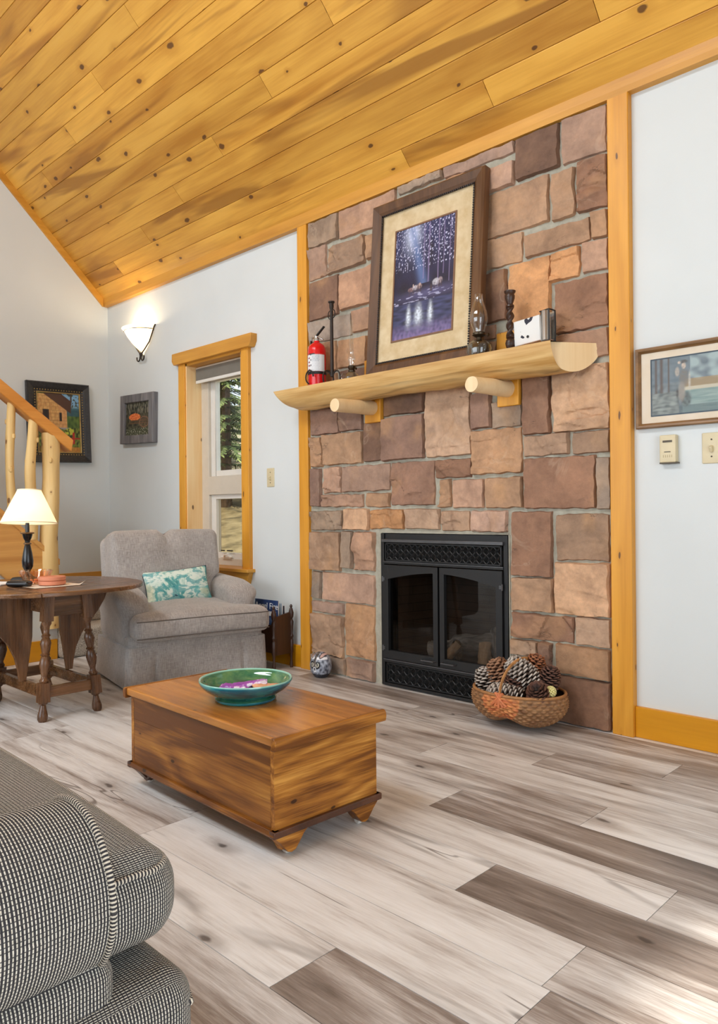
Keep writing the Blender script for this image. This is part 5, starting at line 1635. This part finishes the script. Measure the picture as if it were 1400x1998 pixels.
m = MB(); m.rbox((.075, .050, .030), .014, 5, 4, (0, 0, .003), M=Tm(0, 0, .015)); tag(obj('remote_control', m, M_rub, weld=1e-5, loc=(-3.625, -1.490, TZ + .003), rot=(0, 0, .6)), 'small black rounded gadget between lamp base and oval black case', 'gadget')
m = MB(); m.box(-.10, .10, -.07, .07, 0, .003); m.box(-.098, .098, -.068, .068, .003, .005); tag(obj('paper', m, M_paper, loc=(-3.745, -1.565, TZ + .001), rot=(0, 0, .5)), 'white paper lying at the left of the brown table', 'paper')

# ------------------------------------------------------------------ blanket chest used as coffee table
M_ch = wood('chest_pine_sides', (104, 60, 20), (154, 98, 36), (196, 140, 62), 'X', 1.9, 0.35, 0.38, streak=0.75, grain=0.5, streak_rgb=(96, 56, 24), knot_rgb=(44, 24, 12), con=(.36, .52, .70), sdist=.15, kuv=(6, 13))
M_che = wood('chest_pine_ends', (114, 66, 22), (168, 108, 40), (212, 152, 70), 'Y', 2.1, 0.40, 0.38, streak=0.8, grain=0.6, streak_rgb=(104, 60, 26), knot_rgb=(46, 24, 12), con=(.36, .52, .70), sdist=.15, kuv=(6, 13))
M_lid = wood('chest_pine_lid', (146, 90, 32), (190, 124, 48), (214, 150, 68), 'X', 1.4, 0.40, 0.30, streak=0.6, grain=0.45, streak_rgb=(112, 66, 28), knot_rgb=(64, 36, 18), con=(.32, .50, .70), sdist=1.5, kuv=(4, 7))
M_cmold = wood('chest_dark_moulding', (58, 32, 20), (84, 48, 28), (106, 64, 38), 'X', 1.3, 0, 0.35, streak=0.3)
for _m in (M_ch, M_che):   # satin varnish
    _m.node_tree.nodes['Principled BSDF'].inputs['Specular IOR Level'].default_value = 0.3
ct = thing('blanket_chest', 'low pine blanket chest used as coffee table in the middle of the floor', 'chest', (-1.905, -1.470, 0), rotz=math.radians(-2.0))
HL, HW = .392, .188
for sy in (-1, 1):
    m = MB()
    for k in range(3):
        z0 = .078 + .074 * k
        m.box(-HL + .0165, HL - .0165, sy * HW - (.016 if sy > 0 else 0), sy * HW + (.016 if sy < 0 else 0), z0 + .0001, z0 + .0739)
    obj('side_panel', m, M_ch, ct, bevel=.0008)
for sx in (-1, 1):
    m = MB()
    for k in range(3):
        z0 = .078 + .074 * k
        m.box(min(sx * HL, sx * (HL - .016)) + (.0 if sx > 0 else -.001), max(sx * HL, sx * (HL - .016)) + (.001 if sx > 0 else 0), -HW - .0005, HW + .0005, z0 + .0001, z0 + .0739)
    obj('end_panel', m, M_che, ct, bevel=.0008)
m = MB(); m.box(-HL + .01, HL - .01, -HW + .01, HW - .01, .08, .092); obj('bottom_board', m, M_ch, ct)
m = MB(); m.prism([(-.198, .302), (.198, .302), (.200, .306), (.200, .322), (.197, .326), (-.197, .326), (-.200, .322), (-.200, .306)], 'x', -.402, .402); lo = obj('lid', m, M_lid, ct, bevel=.002)
for sx in (-1, 1):
    m = MB(); m.prism([(.400, .292), (.418, .294), (.421, .310), (.418, .323), (.412, .3275), (.402, .3275)], 'y', -.206, .206, M=Matrix.Diagonal((sx, 1, 1, 1)))
    obj('lid_end_cap', m, M_che, lo, bevel=.003)
for sy in (-1, 1):
    m = MB(); m.prism([(sy * (HW - .01), .062), (sy * (HW + .010), .062), (sy * (HW + .013), .070), (sy * (HW + .008), .080), (sy * (HW - .01), .080)], 'x', -HL - .010, HL + .010)
    obj('base_moulding', m, M_ch, ct, bevel=.0015)
for sx in (-1, 1):
    m = MB(); m.box(min(sx * (HL - .01), sx * (HL + .012)), max(sx * (HL - .01), sx * (HL + .012)), -HW - .012, HW + .012, .061, .080)
    obj('end_moulding', m, M_cmold, ct, bevel=.003)
for sx in (-1, 1):
    for sy in (-1, 1):
        m = MB()
        # bracket on the end face and on the long face, both scrolling in to a point
        pa = [(HW + .004, .062), (HW - .018, .040), (HW - .040, .014), (HW - .052, .010), (HW - .066, .014), (HW - .080, .030), (HW - .094, .048), (HW - .112, .062)]
        m.prism([(sy * a, z) for a, z in pa], 'x', sx * (HL - .036), sx * (HL + .006))
        pb = [(HL + .004, .062), (HL - .004, .040), (HL - .016, .014), (HL - .034, .012), (HL - .052, .026), (HL - .070, .044), (HL - .096, .062)]
        m.prism([(sx * a, z) for a, z in pb], 'y', sy * (HW - .062), sy * (HW - .034))
        fo = obj('foot', m, M_che if sx > 0 else M_cmold, ct, bevel=.002)
        c = MB(); c.lathe([(.001, -.009), (.010, -.009), (.013, -.004), (.013, .004), (.010, .009), (.001, .009)], 18, M=Tm(sx * (HL - .020), sy * (HW - .055), .013, PI / 2, 0, 0)); co_ = obj('caster', c, M_bright, fo)
        co_['label'] = 'small white caster wheel'

# teal pottery bowl with packets
def glaze():
    n = NT('teal_green_glaze', 0.08)
    co = n.tc()
    a = n.noise(n.mapping(co, (1, 1, 3.5)), 9, 4, 0.6, 0.8)
    r = n.math('LENGTH' if False else 'MULTIPLY', 1.0, 1.0)
    col = n.ramp(a, [(0.28, lc(12, 58, 80)), (0.46, lc(18, 104, 124)), (0.62, lc(36, 138, 146)), (0.80, lc(84, 164, 158))])
    nrm = n.sep(n.tc('Normal'))[2]
    inner = n.ramp(a, [(0.3, lc(30, 80, 66)), (0.5, lc(58, 116, 84)), (0.68, lc(104, 146, 92)), (0.85, lc(160, 176, 120))])
    col = n.mix(n.step(nrm, 0.05, 0.35), col, inner)
    z = n.sep(co)[2]
    col = n.mix(n.step(z, 0.061, 0.066), col, lin(150, 208, 190))
    n.color(col)
    n.b.inputs['Coat Weight'].default_value = 0.6
    n.b.inputs['Coat Roughness'].default_value = 0.04
    return n.m
M_glaze = glaze()
bw = MB(); bw.shell([(.093, 0), (.096, .004), (.096, .009), (.088, .013), (.097, .018), (.124, .034), (.141, .050), (.146, .062), (.144, .067), (.140, .066), (.134, .052), (.117, .036), (.090, .022), (.040, .016), (.001, .015), (.001, .006), (.085, .006), (.088, 0)], 72)
BX, BY, BZ = -1.893, -1.478, .3265
tag(obj('pottery_bowl', bw, M_glaze, loc=(BX, BY, BZ), smooth=60), 'wide teal green glazed pottery bowl on the pine chest', 'bowl')
M_purple = NT('purple_wrapper', 0.3)
_v = M_purple.noise(M_purple.tc(), 26, 3, 0.6)
M_purple.color(M_purple.ramp(_v, [(0.42, lc(140, 66, 158)), (0.56, lc(170, 92, 184)), (0.60, lc(228, 216, 234))]))
M_purple = M_purple.m
def packet(x, y, z, L, w, rz, tilt, mat, lab, bump_=0.008):
    m = MB()
    def fn(u, v, s=1):
        e = min(u, 1 - u); f = min(1, e / .16)
        k = max(0, 1 - (2 * v - 1) ** 2) ** .5
        return ((u - .5) * L, (v - .5) * w * (1 + .10 * (e < .10)), s * bump_ * f * k + .0012 * s + .003 * noise.noise(Vector((u * 9, v * 5, x * 9))))
    m.grid(lambda u, v: fn(u, v, 1), 34, 12); m.grid(lambda u, v: fn(u, v, -1), 34, 12)
    return tag(obj('snack_packet', m, mat, loc=(x, y, z), rot=(.18, tilt, rz)), lab, 'packet')
packet(BX - .012, BY + .016, BZ + .040, .125, .036, .85, -.12, M_purple, 'purple wrapped snack packet leaning nearer the back of the teal bowl')
packet(BX - .032, BY - .016, BZ + .034, .100, .036, .62, .04, M_purple, 'purple and white wrapped snack packet at the front of the teal bowl')
packet(BX + .045, BY + .050, BZ + .036, .090, .040, 1.2, .06, plain('salmon_wrapper', (222, 166, 132), .5), 'salmon coloured packet at the right inside the teal bowl', .006)

# ------------------------------------------------------------------ basket of pine cones
def wicker():
    n = NT('woven_splint', 0.6)
    co = n.tc()
    pr = n.attr('pr', 'Color')
    v = n.noise(co, 40, 4, 0.6)
    n.color(n.mix(1.0, pr, n.ramp(v, [(0.3, (0.70, 0.68, 0.66)), (0.7, (1.2, 1.2, 1.18))]), 'MULTIPLY'))
    return n.m
M_wick = wicker()
bk = thing('wicker_basket', 'round bottomed two lobed wicker basket of pine cones beside the fireplace', 'basket', (-1.715, -.185, 0.0), rotz=0.02)
A_, B_ = .200, .150
def bsurf(th, v, off=0.0):
    """th around, v 0 at the bottom keel, 1 at the rim"""
    c, s = math.cos(th), math.sin(th)
    prof_r = (0.30 + 0.84 * math.sin(min(1, v * 1.06) * PI * .56)) if False else None
    k = math.sin(v * PI * .5) ** .72 * (1.10 - .10 * v ** 6)
    x, y = (A_ + off) * c * k, (B_ + off) * s * k
    # two lobes: the keel in the middle (x = 0) is drawn upwards
    lob = math.exp(-(x / .062) ** 2)
    zb = .150 * (1 - math.cos(v * PI * .5) ** .9) if False else .152 * v ** 1.7
    z = .004 + zb + .040 * lob * (1 - v) ** .8
    return Vector((x, y, z))
m = MB()
NR, NT_ = 17, 64
colA, colB, colC = lc(132, 90, 56), lc(178, 134, 90), lc(200, 108, 64)
def weave(u, v):
    th = 2 * PI * u
    w = math.sin(v * NR * PI * 2) * .5 + .5
    ph = math.sin(u * NT_ * PI + (int(v * NR) % 2) * PI)
    d = .0052 * ph * w + .0022 * w
    return tuple(bsurf(th, .04 + .95 * v, d))
def wcol(u, v):
    th = 2 * PI * u
    p = bsurf(th, .04 + .95 * v)
    w = math.sin(v * NR * PI * 2) * .5 + .5
    ph = math.sin(u * NT_ * PI + (int(v * NR) % 2) * PI)
    f = .5 + .8 * noise.noise(Vector((u * 20, v * 20, 1)))
    c = lerp(colA, colB, f)
    dd = math.hypot(p.x + .0, (p.z - .13) * 1.1)
    if dd < .085 and abs(math.sin(th)) > .7: c = lerp(colC, lc(226, 160, 96), f)
    k = .50 + .5 * (w * .5 + .5 * (.5 + .5 * ph))  # shade in the gaps of the weave, put into the colour
    return tuple(x * (.40 + .60 * k) for x in c)
m.grid(weave, 256, 136, cu=True, colfn=wcol)
m.grid(lambda u, v: tuple(bsurf(2 * PI * u, .04 + .95 * v, -.007)), 64, 20, cu=True, colfn=lambda u, v: lc(96, 66, 42))
obj('woven_body', m, M_wick, bk, smooth=70)
m = MB()
m.tube([bsurf(2 * PI * k / 72, .99, 0) + Vector((0, 0, .003)) for k in range(72)], .0062, 8, closed=True, col=lc(168, 120, 74))
obj('rim', m, M_wick, bk)
for q_ in range(22):
    pass
m = MB()
pts = []
for k in range(21):
    a = PI * k / 20
    pts.append((.012 * math.sin(a), -B_ * math.cos(a) * 1.0, .150 + .135 * math.sin(a) ** .8))
def strap_(m, pts, w, t, col):
    m.tube(pts, w, 8, flat=t, col=col)
strap_(m, pts, .0085, .45, lc(196, 140, 84))
obj('handle', m, M_wick, bk)
m = MB()
for k in range(5):
    t = -.030 + .015 * k
    m.tube([(t * 1.2, -B_ * 1.02 - .003, .108 + abs(t) * .3), (t * .3, -B_ * 1.02 - .006, .140), (-t * .6, -B_ * .98 - .006, .168)], .0058, 6, col=lc(204, 122, 78))
obj('handle_binding', m, M_wick, bk)

def cone_mesh(L, R, n, sd, open_=1.0):
    m = MB(); rnd = random.Random(sd)
    m.lathe([(.001, 0), (R * .30, L * .04), (R * .42, L * .25), (R * .36, L * .6), (R * .15, L * .92), (.001, L * .97)], 14, col=lc(52, 34, 24))
    for i in range(n):
        t = (i + .5) / n
        a = i * 2.39996 + rnd.uniform(-.1, .1)
        prof = math.sin(PI * (.16 + .80 * t)) ** .75
        rr = R * (.50 + .52 * prof) * (1 if t < .9 else .8)
        z = L * (.03 + .90 * t)
        el = (-.35 + 1.35 * t) * open_                      # tilt up towards the tip
        ln = rr * .78
        w = (R * .30) * (.6 + .5 * prof)
        th = R * .075
        ca, sa = math.cos(a), math.sin(a)
        def P(r, s, zz):
            return (ca * r - sa * s, sa * r + ca * s, zz)
        r0 = rr * .26; r1 = rr * (1 - .18 * max(0, el)); dz = ln * math.sin(el) * .75
        mid = r0 + (r1 - r0) * .7
        v = [P(r0, -w * .4, z), P(r0, w * .4, z), P(mid, -w, z + dz * .6), P(mid, w, z + dz * .6), P(r1, -w * .5, z + dz + th * .4), P(r1, w * .5, z + dz + th * .4),
             P(r0, -w * .4, z - th), P(r0, w * .4, z - th), P(mid, -w, z + dz * .6 - th * 1.4), P(mid, w, z + dz * .6 - th * 1.4), P(r1 + th * .5, -w * .4, z + dz - th * 1.1), P(r1 + th * .5, w * .4, z + dz - th * 1.1)]
        f = [(0, 2, 3, 1), (2, 4, 5, 3), (6, 7, 9, 8), (8, 9, 11, 10), (4, 10, 11, 5), (0, 6, 8, 2), (2, 8, 10, 4), (1, 3, 9, 7), (3, 5, 11, 9), (0, 1, 7, 6)]
        k = rnd.uniform(.8, 1.2)
        tip = 1.0
        base = (.30, .30, .30); 
        cc = [(.15 * k, 0, 0)] * 2 + [(.45 * k, 0, 0)] * 2 + [(1.0 * k, 0, 0)] * 2 + [(.1, 0, 0)] * 2 + [(.3, 0, 0)] * 2 + [(.85 * k, 0, 0)] * 2
        m.add(v, f, None, cc)
    return m
def cone_mat(name, dark, mid, tip):
    n = NT(name, 0.75)
    t = n.sep(n.attr('pr'))[0]
    v = n.noise(n.tc(), 60, 3)
    t = n.math('ADD', t, n.math('MULTIPLY', n.math('SUBTRACT', v, .5), .35))
    n.color(n.ramp(t, [(0.10, lc(*dark)), (0.50, lc(*mid)), (0.95, lc(*tip))]))
    return n.m
CM = {'grey': cone_mat('grey_tipped_cone', (40, 28, 22), (88, 70, 58), (196, 188, 178)),
      'brown': cone_mat('brown_cone', (42, 26, 18), (96, 64, 44), (164, 122, 92)),
      'rust': cone_mat('rusty_cone', (50, 26, 16), (112, 66, 40), (168, 106, 68)),
      'dark': cone_mat('dark_cone', (34, 22, 18), (72, 46, 36), (112, 76, 60))}
def pine_cone(x, y, z, d, L, R, n, kind, sd, label, open_=1.0):
    q_ = Vector(d).normalized().to_track_quat('Z', 'Y').to_euler()
    o = obj('pine_cone', cone_mesh(L, R, n, sd, open_), CM[kind], loc=(x, y, z), rot=q_, smooth=25)
    return tag(o, label, 'pine cone', 'pine cones in the wicker basket')
CY = -.185
pine_cone(-1.860, CY - .010, .115, (-.25, .0, 1), .115, .050, 90, 'grey', 1, 'grey white tipped pine cone at the left end of the basket')
pine_cone(-1.790, CY + .020, .150, (-.45, -.10, 1), .125, .058, 110, 'brown', 2, 'big brown pine cone standing upright left of the basket middle')
pine_cone(-1.655, CY + .020, .185, (-.62, -.25, .60), .140, .056, 120, 'grey', 3, 'large grey brown pine cone on top of the heap leaning left')
pine_cone(-1.690, CY + .070, .190, (.15, .1, 1), .105, .048, 90, 'rust', 4, 'rust coloured pine cone standing behind the top of the heap')
pine_cone(-1.660, CY - .060, .128, (-1, -.25, .20), .150, .052, 120, 'grey', 5, 'long grey pine cone lying along the front rim of the basket')
pine_cone(-1.610, CY + .050, .170, (.25, .0, 1), .090, .048, 80, 'dark', 6, 'dark brown pine cone at the upper right of the heap')
pine_cone(-1.590, CY - .040, .140, (.10, -.55, .70), .075, .050, 70, 'dark', 7, 'round dark pine cone above the right part of the rim')
pine_cone(-1.735, CY - .020, .110, (.2, -.2, 1), .110, .050, 80, 'dark', 8, 'dark pine cone half hidden behind the broken basket handle')
m = MB()
for i in range(70):
    ph = math.acos(1 - 2 * (i + .5) / 70); a = i * 2.39996
    d = Vector((math.sin(ph) * math.cos(a), math.sin(ph) * math.sin(a), math.cos(ph)))
    m.rbox((.008, .008, .010), .003, 1, 2, M=Matrix.Translation(d * .019) @ d.to_track_quat('Z', 'Y').to_matrix().to_4x4())
tag(obj('seed_pod', m, plain('pale_yellow_pod', (222, 214, 150), .7, noise_amt=.12), loc=(-1.548, CY - .03, .178)), 'pale yellow knobbly seed pod on the right basket rim', 'seed pod')

# ------------------------------------------------------------------ painted raccoon stone
def rac_col(p):
    x, y, z = p          # face towards -x / -y (screen left)
    d = Vector((x, y, z)).normalized()
    f = Vector((.16, -.99, 0)).normalized()
    rgt = Vector((.99, .16, 0)).normalized()
    a, b = d.dot(rgt), z / .075
    fr = d.dot(f)
    st = noise.noise(Vector((x * 110, y * 110, z * 60)))
    c = lerp(lc(60, 64, 78), lc(186, 194, 208), .45 + .9 * st)
    if b < -.55: c = lerp(lc(24, 26, 34), lc(70, 74, 84), .5 + st)
    if fr > .15:
        ex, ez = .30, .12
        for s in (-1, 1):
            q1 = ((a - s * ex) / .24) ** 2 + ((b - ez) / .25) ** 2
            if q1 < 1.3: c = lc(22, 22, 26)
            if q1 < .34: c = lc(230, 226, 206)
            if ((a - s * ex) / .09) ** 2 + ((b - ez) / .12) ** 2 < 1: c = lc(16, 14, 14)
        if abs(a) < .13 and b > -.1: c = lerp(lc(40, 38, 38), lc(130, 122, 116), .5 + st)
        if abs(a) < .16 and -.42 < b < -.05: c = lc(226, 228, 232)
        if abs(a) < .10 and -.30 < b < -.08: c = lc(18, 18, 20)
        if .5 < b < .68 and abs(a) > .12: c = lc(236, 236, 238)
    for s in (-1, 1):
        e = ((a - s * .42) / .16) ** 2 + ((b - .80) / .24) ** 2
        if e < 1 and b > .55: c = lc(24, 22, 24) if e > .45 else lc(206, 172, 164)
    return c
m = MB()
def rac(u, v):
    a, p = 2 * PI * u, PI * (v - .5)
    r = 1 + .04 * noise.noise(Vector((math.cos(a), math.sin(a), v * 2)))
    z = .074 * math.sin(p)
    return (.064 * r * math.cos(a) * math.cos(p) ** .9, .058 * r * math.sin(a) * math.cos(p) ** .9, max(-.066, z))
m.grid(rac, 90, 60, cu=True, colfn=lambda u, v: rac_col(rac(u, v)))
tag(obj('painted_stone', m, attr_paint('raccoon_paint', .35), loc=(-3.035, -.095, .066), weld=1e-5), 'small stone painted as a raccoon on the floor by the left pine post', 'painted stone')

# ------------------------------------------------------------------ houndstooth sofa in the foreground
def tweed():
    n = NT('black_cream_tweed', 0.92)
    uv = n.tc('UV')
    w = n.noise(uv, 30, 2, .5, 0, 'Color')
    uv = n.vadd(uv, n.vscale(w, .0018))
    s = n.sep(uv)
    fu = n.math('FRACT', n.math('DIVIDE', s[0], .0046))
    fv = n.math('FRACT', n.math('DIVIDE', s[1], .0056))
    a = n.math('SUBTRACT', 1.0, n.step(n.math('ABSOLUTE', n.math('SUBTRACT', fu, .5)), .10, .27))
    b = n.math('SUBTRACT', 1.0, n.step(n.math('ABSOLUTE', n.math('SUBTRACT', fv, .5)), .32, .47))
    k = n.math('MULTIPLY', a, b)
    hv = n.noise(n.tc(), 300, 2, .6)
    dark = n.ramp(hv, [(.3, lc(30, 30, 36)), (.7, lc(62, 60, 62))])
    lite = n.ramp(hv, [(.3, lc(196, 190, 174)), (.7, lc(236, 231, 219))])
    n.color(n.mix(k, dark, lite))
    n.bump(k, .7, .0012)
    return n.m
M_tw = tweed()
M_welt = NT('tweed_welt', .92)
_s = M_welt.sep(M_welt.tc('UV'))
_k = M_welt.step(M_welt.math('ABSOLUTE', M_welt.math('SUBTRACT', M_welt.math('FRACT', M_welt.math('DIVIDE', _s[0], .0052)), .5)), .14, .30)
M_welt.color(M_welt.mix(_k, lin(206, 198, 182), lin(44, 42, 46)))
M_welt = M_welt.m
def welt(m, pts, r, closed=False):
    """piping with uv running along its length"""
    b = len(m.F)
    m.tube(pts, r, 8, closed=closed)
    P = [Vector(p) for p in pts]; L = [0]
    for i in range(1, len(P) + (1 if closed else 0)): L.append(L[-1] + (P[i % len(P)] - P[i - 1]).length)
    for i in range(len(L) - 1):
        for k in range(8):
            m.UV[b + i * 8 + k] = [(L[i], k * .002), (L[i], (k + 1) * .002), (L[i + 1], (k + 1) * .002), (L[i + 1], k * .002)]
SOX, SOY = -.890, -2.335        # right end of the base and front of the base
sf = thing('sofa', 'black and cream checked tweed sofa cropped in the lower left foreground', 'sofa', (-1.70, -2.75, 0))
dx, dy = 1.70, 2.75
W_ = 1.62                       # overall width
xc = SOX - W_ / 2 + dx
m = MB()
m.rbox((W_ + .016, .22, .255), .045, 24, 6, (0, .008, .006), M=Tm(xc + .008, SOY - .103 + dy, .160)); obj('front_rail', m, M_tw, sf, weld=1e-5)
m = MB(); m.rbox((W_ - .06, .72, .25), .02, 12, 3, M=Tm(xc, SOY - .46 + dy, .165)); so_ = obj('base', m, M_tw, sf, weld=1e-5)
m = MB(); welt(m, [(SOX + dx - .010 + .011 * math.sin(min(1, t * 3) * PI / 2), SOY + dy - .19 + .185 * t, .248 - .010 * t) for t in np.linspace(0, 1, 14)] + [(SOX + dx - .02 - .10 * t, SOY + dy + .004, .238) for t in np.linspace(0, 12, 30)], .006); obj('welt', m, M_welt, so_)
# seat cushion with an ear that wraps the front of the arm
m = MB()
CW = W_ - .075
def cpost(p):
    y = p.y
    ear = max(0, min(1, (y - .250) / .02))
    half = CW / 2
    w = half - .155 * (1 - ear)
    x = p.x / half * w
    z = p.z + (.012 * (1 - (x / half) ** 2))
    return (x, y + .0, z)
m.rbox((CW, .80, .132), .056, 34, 7, (.010, .014, .010), post=cpost, M=Tm(xc - .0, SOY - .38 + dy, .366))
sc2 = obj('seat_cushion', m, M_tw, sf, weld=1e-5)
m = MB()
pts = []
for k in range(60):
    t = k / 59
    x = xc - CW / 2 + .05 + (CW - .10) * t
    pts.append((x, SOY + .003 + dy + .012 * (1 - (2 * t - 1) ** 2), .412 + .012 * (1 - (2 * t - 1) ** 2)))
for k in range(1, 10):
    q_ = k / 9 * PI / 2
    pts.append((xc + CW / 2 - .05 + .042 * math.sin(q_), SOY + .003 - .042 + .042 * math.cos(q_) + dy, .412))
for k in range(1, 6): pts.append((xc + CW / 2 - .008, SOY - .040 + dy - .014 * k, .414))
welt(m, pts, .0042); obj('welt', m, M_welt, sc2)
# rolled arms
for sg, name in ((1, 'arm'), (-1, 'arm')):
    cx = (SOX - .098 + dx) if sg > 0 else (SOX - W_ + .098 + dx)
    yf, yb = SOY - .122 + dy, SOY - .86 + dy
    R_a = .112
    m = MB()
    def arm(u, v):
        a = 2 * PI * u
        y = yf + (yb - yf) * v
        k = 1 + .03 * math.sin(v * 5) - .03 * v
        return (cx + R_a * k * math.cos(a), y, .412 + R_a * .98 * k * math.sin(a))
    m.grid(arm, 64, 60, cu=True, uvfn=lambda u, v: (v * .75, u * .68))
    def cap(u, v):
        a = 2 * PI * u
        r = R_a * (1 - v)
        return (cx + r * math.cos(a), yf + .020 * math.sqrt(max(0, 1 - (1 - v) ** 2)), .412 + r * .98 * math.sin(a))
    m.grid(cap, 64, 10, cu=True, uvfn=lambda u, v: (.1 * (1 - v) * math.cos(2 * PI * u), .1 * (1 - v) * math.sin(2 * PI * u)))
    ao = obj(name, m, M_tw, sf, weld=1e-4, smooth=70)
    m = MB(); welt(m, [(cx + R_a * 1.01 * math.cos(k * PI / 32), yf - .001, .412 + R_a * .99 * math.sin(k * PI / 32)) for k in range(64)], .0044, True); obj('welt', m, M_welt, ao)
    m = MB(); welt(m, [(cx + sg * R_a * math.cos(1.02), yf - .004 - .03 * k, .412 - R_a * math.sin(1.02)) for k in range(24)], .0044); obj('welt', m, M_welt, ao)
    m = MB(); m.rbox((.176, .80, .30), .03, 12, 4, M=Tm(cx + sg * .001, (yf + yb) / 2 - .010, .190)); obj('arm_panel', m, M_tw, sf, weld=1e-5)
m = MB(); m.rbox((W_ - .10, .20, .62), .08, 20, 6, (0, .02, .01), M=Tm(xc, SOY - .86 + dy, .56, -.12)); obj('back', m, M_tw, sf, weld=1e-5)
for sx in (-1, 1):
    for yy in (SOY - .08, SOY - .80):
        m = MB(); m.lathe([(.001, 0), (.018, 0), (.024, .05), (.001, .05)], 14, M=Tm(xc + sx * (W_ / 2 - .09), yy + dy, 0)); obj('foot', m, M_walnut, sf)

# dark leather chair whose edge shows at the left of the photograph
M_leath = plain('dark_brown_leather', (40, 26, 22), 0.35, noise_amt=.15, scale=40, bump=.2)
dc = thing('leather_chair', 'dark brown leather chair at the left photo edge beside the brown table', 'armchair', (-4.03, -2.02, 0), rotz=.0)
m = MB(); m.rbox((.56, .60, .30), .05, 5, 4, M=Tm(0, 0, .20)); obj('base', m, M_leath, dc, weld=1e-5)
m = MB(); m.rbox((.44, .56, .13), .05, 6, 4, (0, 0, .015), M=Tm(0, .02, .38)); obj('seat_cushion', m, M_leath, dc, weld=1e-5)
for sx in (-1, 1):
    m = MB(); m.rbox((.12, .62, .40), .055, 5, 5, M=Tm(sx * .31, 0, .235)); obj('arm', m, M_leath, dc, weld=1e-5)
m = MB(); m.rbox((.60, .16, .72), .06, 6, 5, (0, .02, 0), M=Tm(0, -.30, .40, .10)); obj('back', m, M_leath, dc, weld=1e-5)

# ------------------------------------------------------------------ the yard outside the window
M_hill = NT('dry_hillside', .95)
_v = M_hill.noise(M_hill.tc(), 3.0, 6, .65)
M_hill.color(M_hill.ramp(_v, [(.32, lc(92, 84, 62)), (.5, lc(146, 134, 102)), (.68, lc(176, 164, 130))]))
M_hill = M_hill.m
mb = MB()
def hill(u, v):
    x = -40 + 46 * u; y = .35 + 34 * v
    z = -.55 + max(0, y - 2.0) * .22 + .25 * fbm(x * .2, y * .2) + max(0, -x - 9) * .10
    return (x, y, z)
mb.grid(hill, 50, 40)
o = obj('ground', mb, M_hill); o['kind'] = 'structure'
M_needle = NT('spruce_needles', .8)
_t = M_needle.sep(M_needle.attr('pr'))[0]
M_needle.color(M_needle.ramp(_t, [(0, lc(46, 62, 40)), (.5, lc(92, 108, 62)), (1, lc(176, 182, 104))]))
M_needle.b.inputs['Subsurface Weight'].default_value = 0
M_needle = M_needle.m
M_trunk = plain('tree_trunk', (92, 74, 58), .9, noise_amt=.25, bump=.6)
def spruce_mesh(H, Rb, sd):
    rnd = random.Random(sd); m = MB()
    z = H * .06
    while z < H * .98:
        t = z / H
        R = Rb * (1 - t) ** .85 + .10
        nb = 9 if t < .7 else 7
        for b in range(nb):
            a = rnd.uniform(0, 2 * PI); L = R * rnd.uniform(.7, 1.1)
            ca, sa = math.cos(a), math.sin(a)
            ns = max(5, int(L / .075))
            for s in range(ns):
                f = (s + .8) / ns
                r = L * f; zz = z - .34 * r * f + .10 * f * f * L
                for sd_ in (-1, 1):
                    w = (.20 * (1 - f) + .09) * rnd.uniform(.6, 1.25); aa = a + sd_ * rnd.uniform(.4, 1.0)
                    px, py = ca * r, sa * r
                    dxx, dyy = math.cos(aa) * w, math.sin(aa) * w
                    dz = -rnd.uniform(.01, .08)
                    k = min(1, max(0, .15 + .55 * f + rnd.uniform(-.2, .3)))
                    th = .012 + .014 * rnd.random()
                    nx_, ny_ = -math.sin(aa) * th, math.cos(aa) * th
                    v = [(px - nx_, py - ny_, zz), (px + nx_, py + ny_, zz + .02), (px + dxx + nx_ * .3, py + dyy + ny_ * .3, zz + dz), (px + dxx - nx_ * .3, py + dyy - ny_ * .3, zz + dz - .02), (px, py, zz + th), (px + dxx * .8, py + dyy * .8, zz + dz * .8 - th)]
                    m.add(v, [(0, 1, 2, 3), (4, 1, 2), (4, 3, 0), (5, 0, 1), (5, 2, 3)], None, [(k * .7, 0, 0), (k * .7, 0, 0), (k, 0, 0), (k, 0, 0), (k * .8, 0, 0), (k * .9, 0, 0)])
        z += .20 * (1 - .5 * t) * rnd.uniform(.8, 1.2)
    return m
def spruce(x, y, H, Rb, sd, label, src=None, rz=0):
    z = hill((x + 40) / 46, (y - .35) / 34)[2]
    t = thing('spruce_tree', label, 'tree', (x, y, z - .05), rotz=rz, group='spruce trees outside the window')
    if src is None:
        f = obj('foliage', spruce_mesh(H, Rb, sd), M_needle, t, smooth=0)
        m = MB(); m.tube([(0, 0, 0), (.02, .01, H * .4), (0, 0, H * .97)], [H * .018, H * .011, .01], 10); k = obj('trunk', m, M_trunk, t)
        return t, f, k
    for s in src[1:]:
        c = s.copy(); COL.objects.link(c); c.parent = t
    return t
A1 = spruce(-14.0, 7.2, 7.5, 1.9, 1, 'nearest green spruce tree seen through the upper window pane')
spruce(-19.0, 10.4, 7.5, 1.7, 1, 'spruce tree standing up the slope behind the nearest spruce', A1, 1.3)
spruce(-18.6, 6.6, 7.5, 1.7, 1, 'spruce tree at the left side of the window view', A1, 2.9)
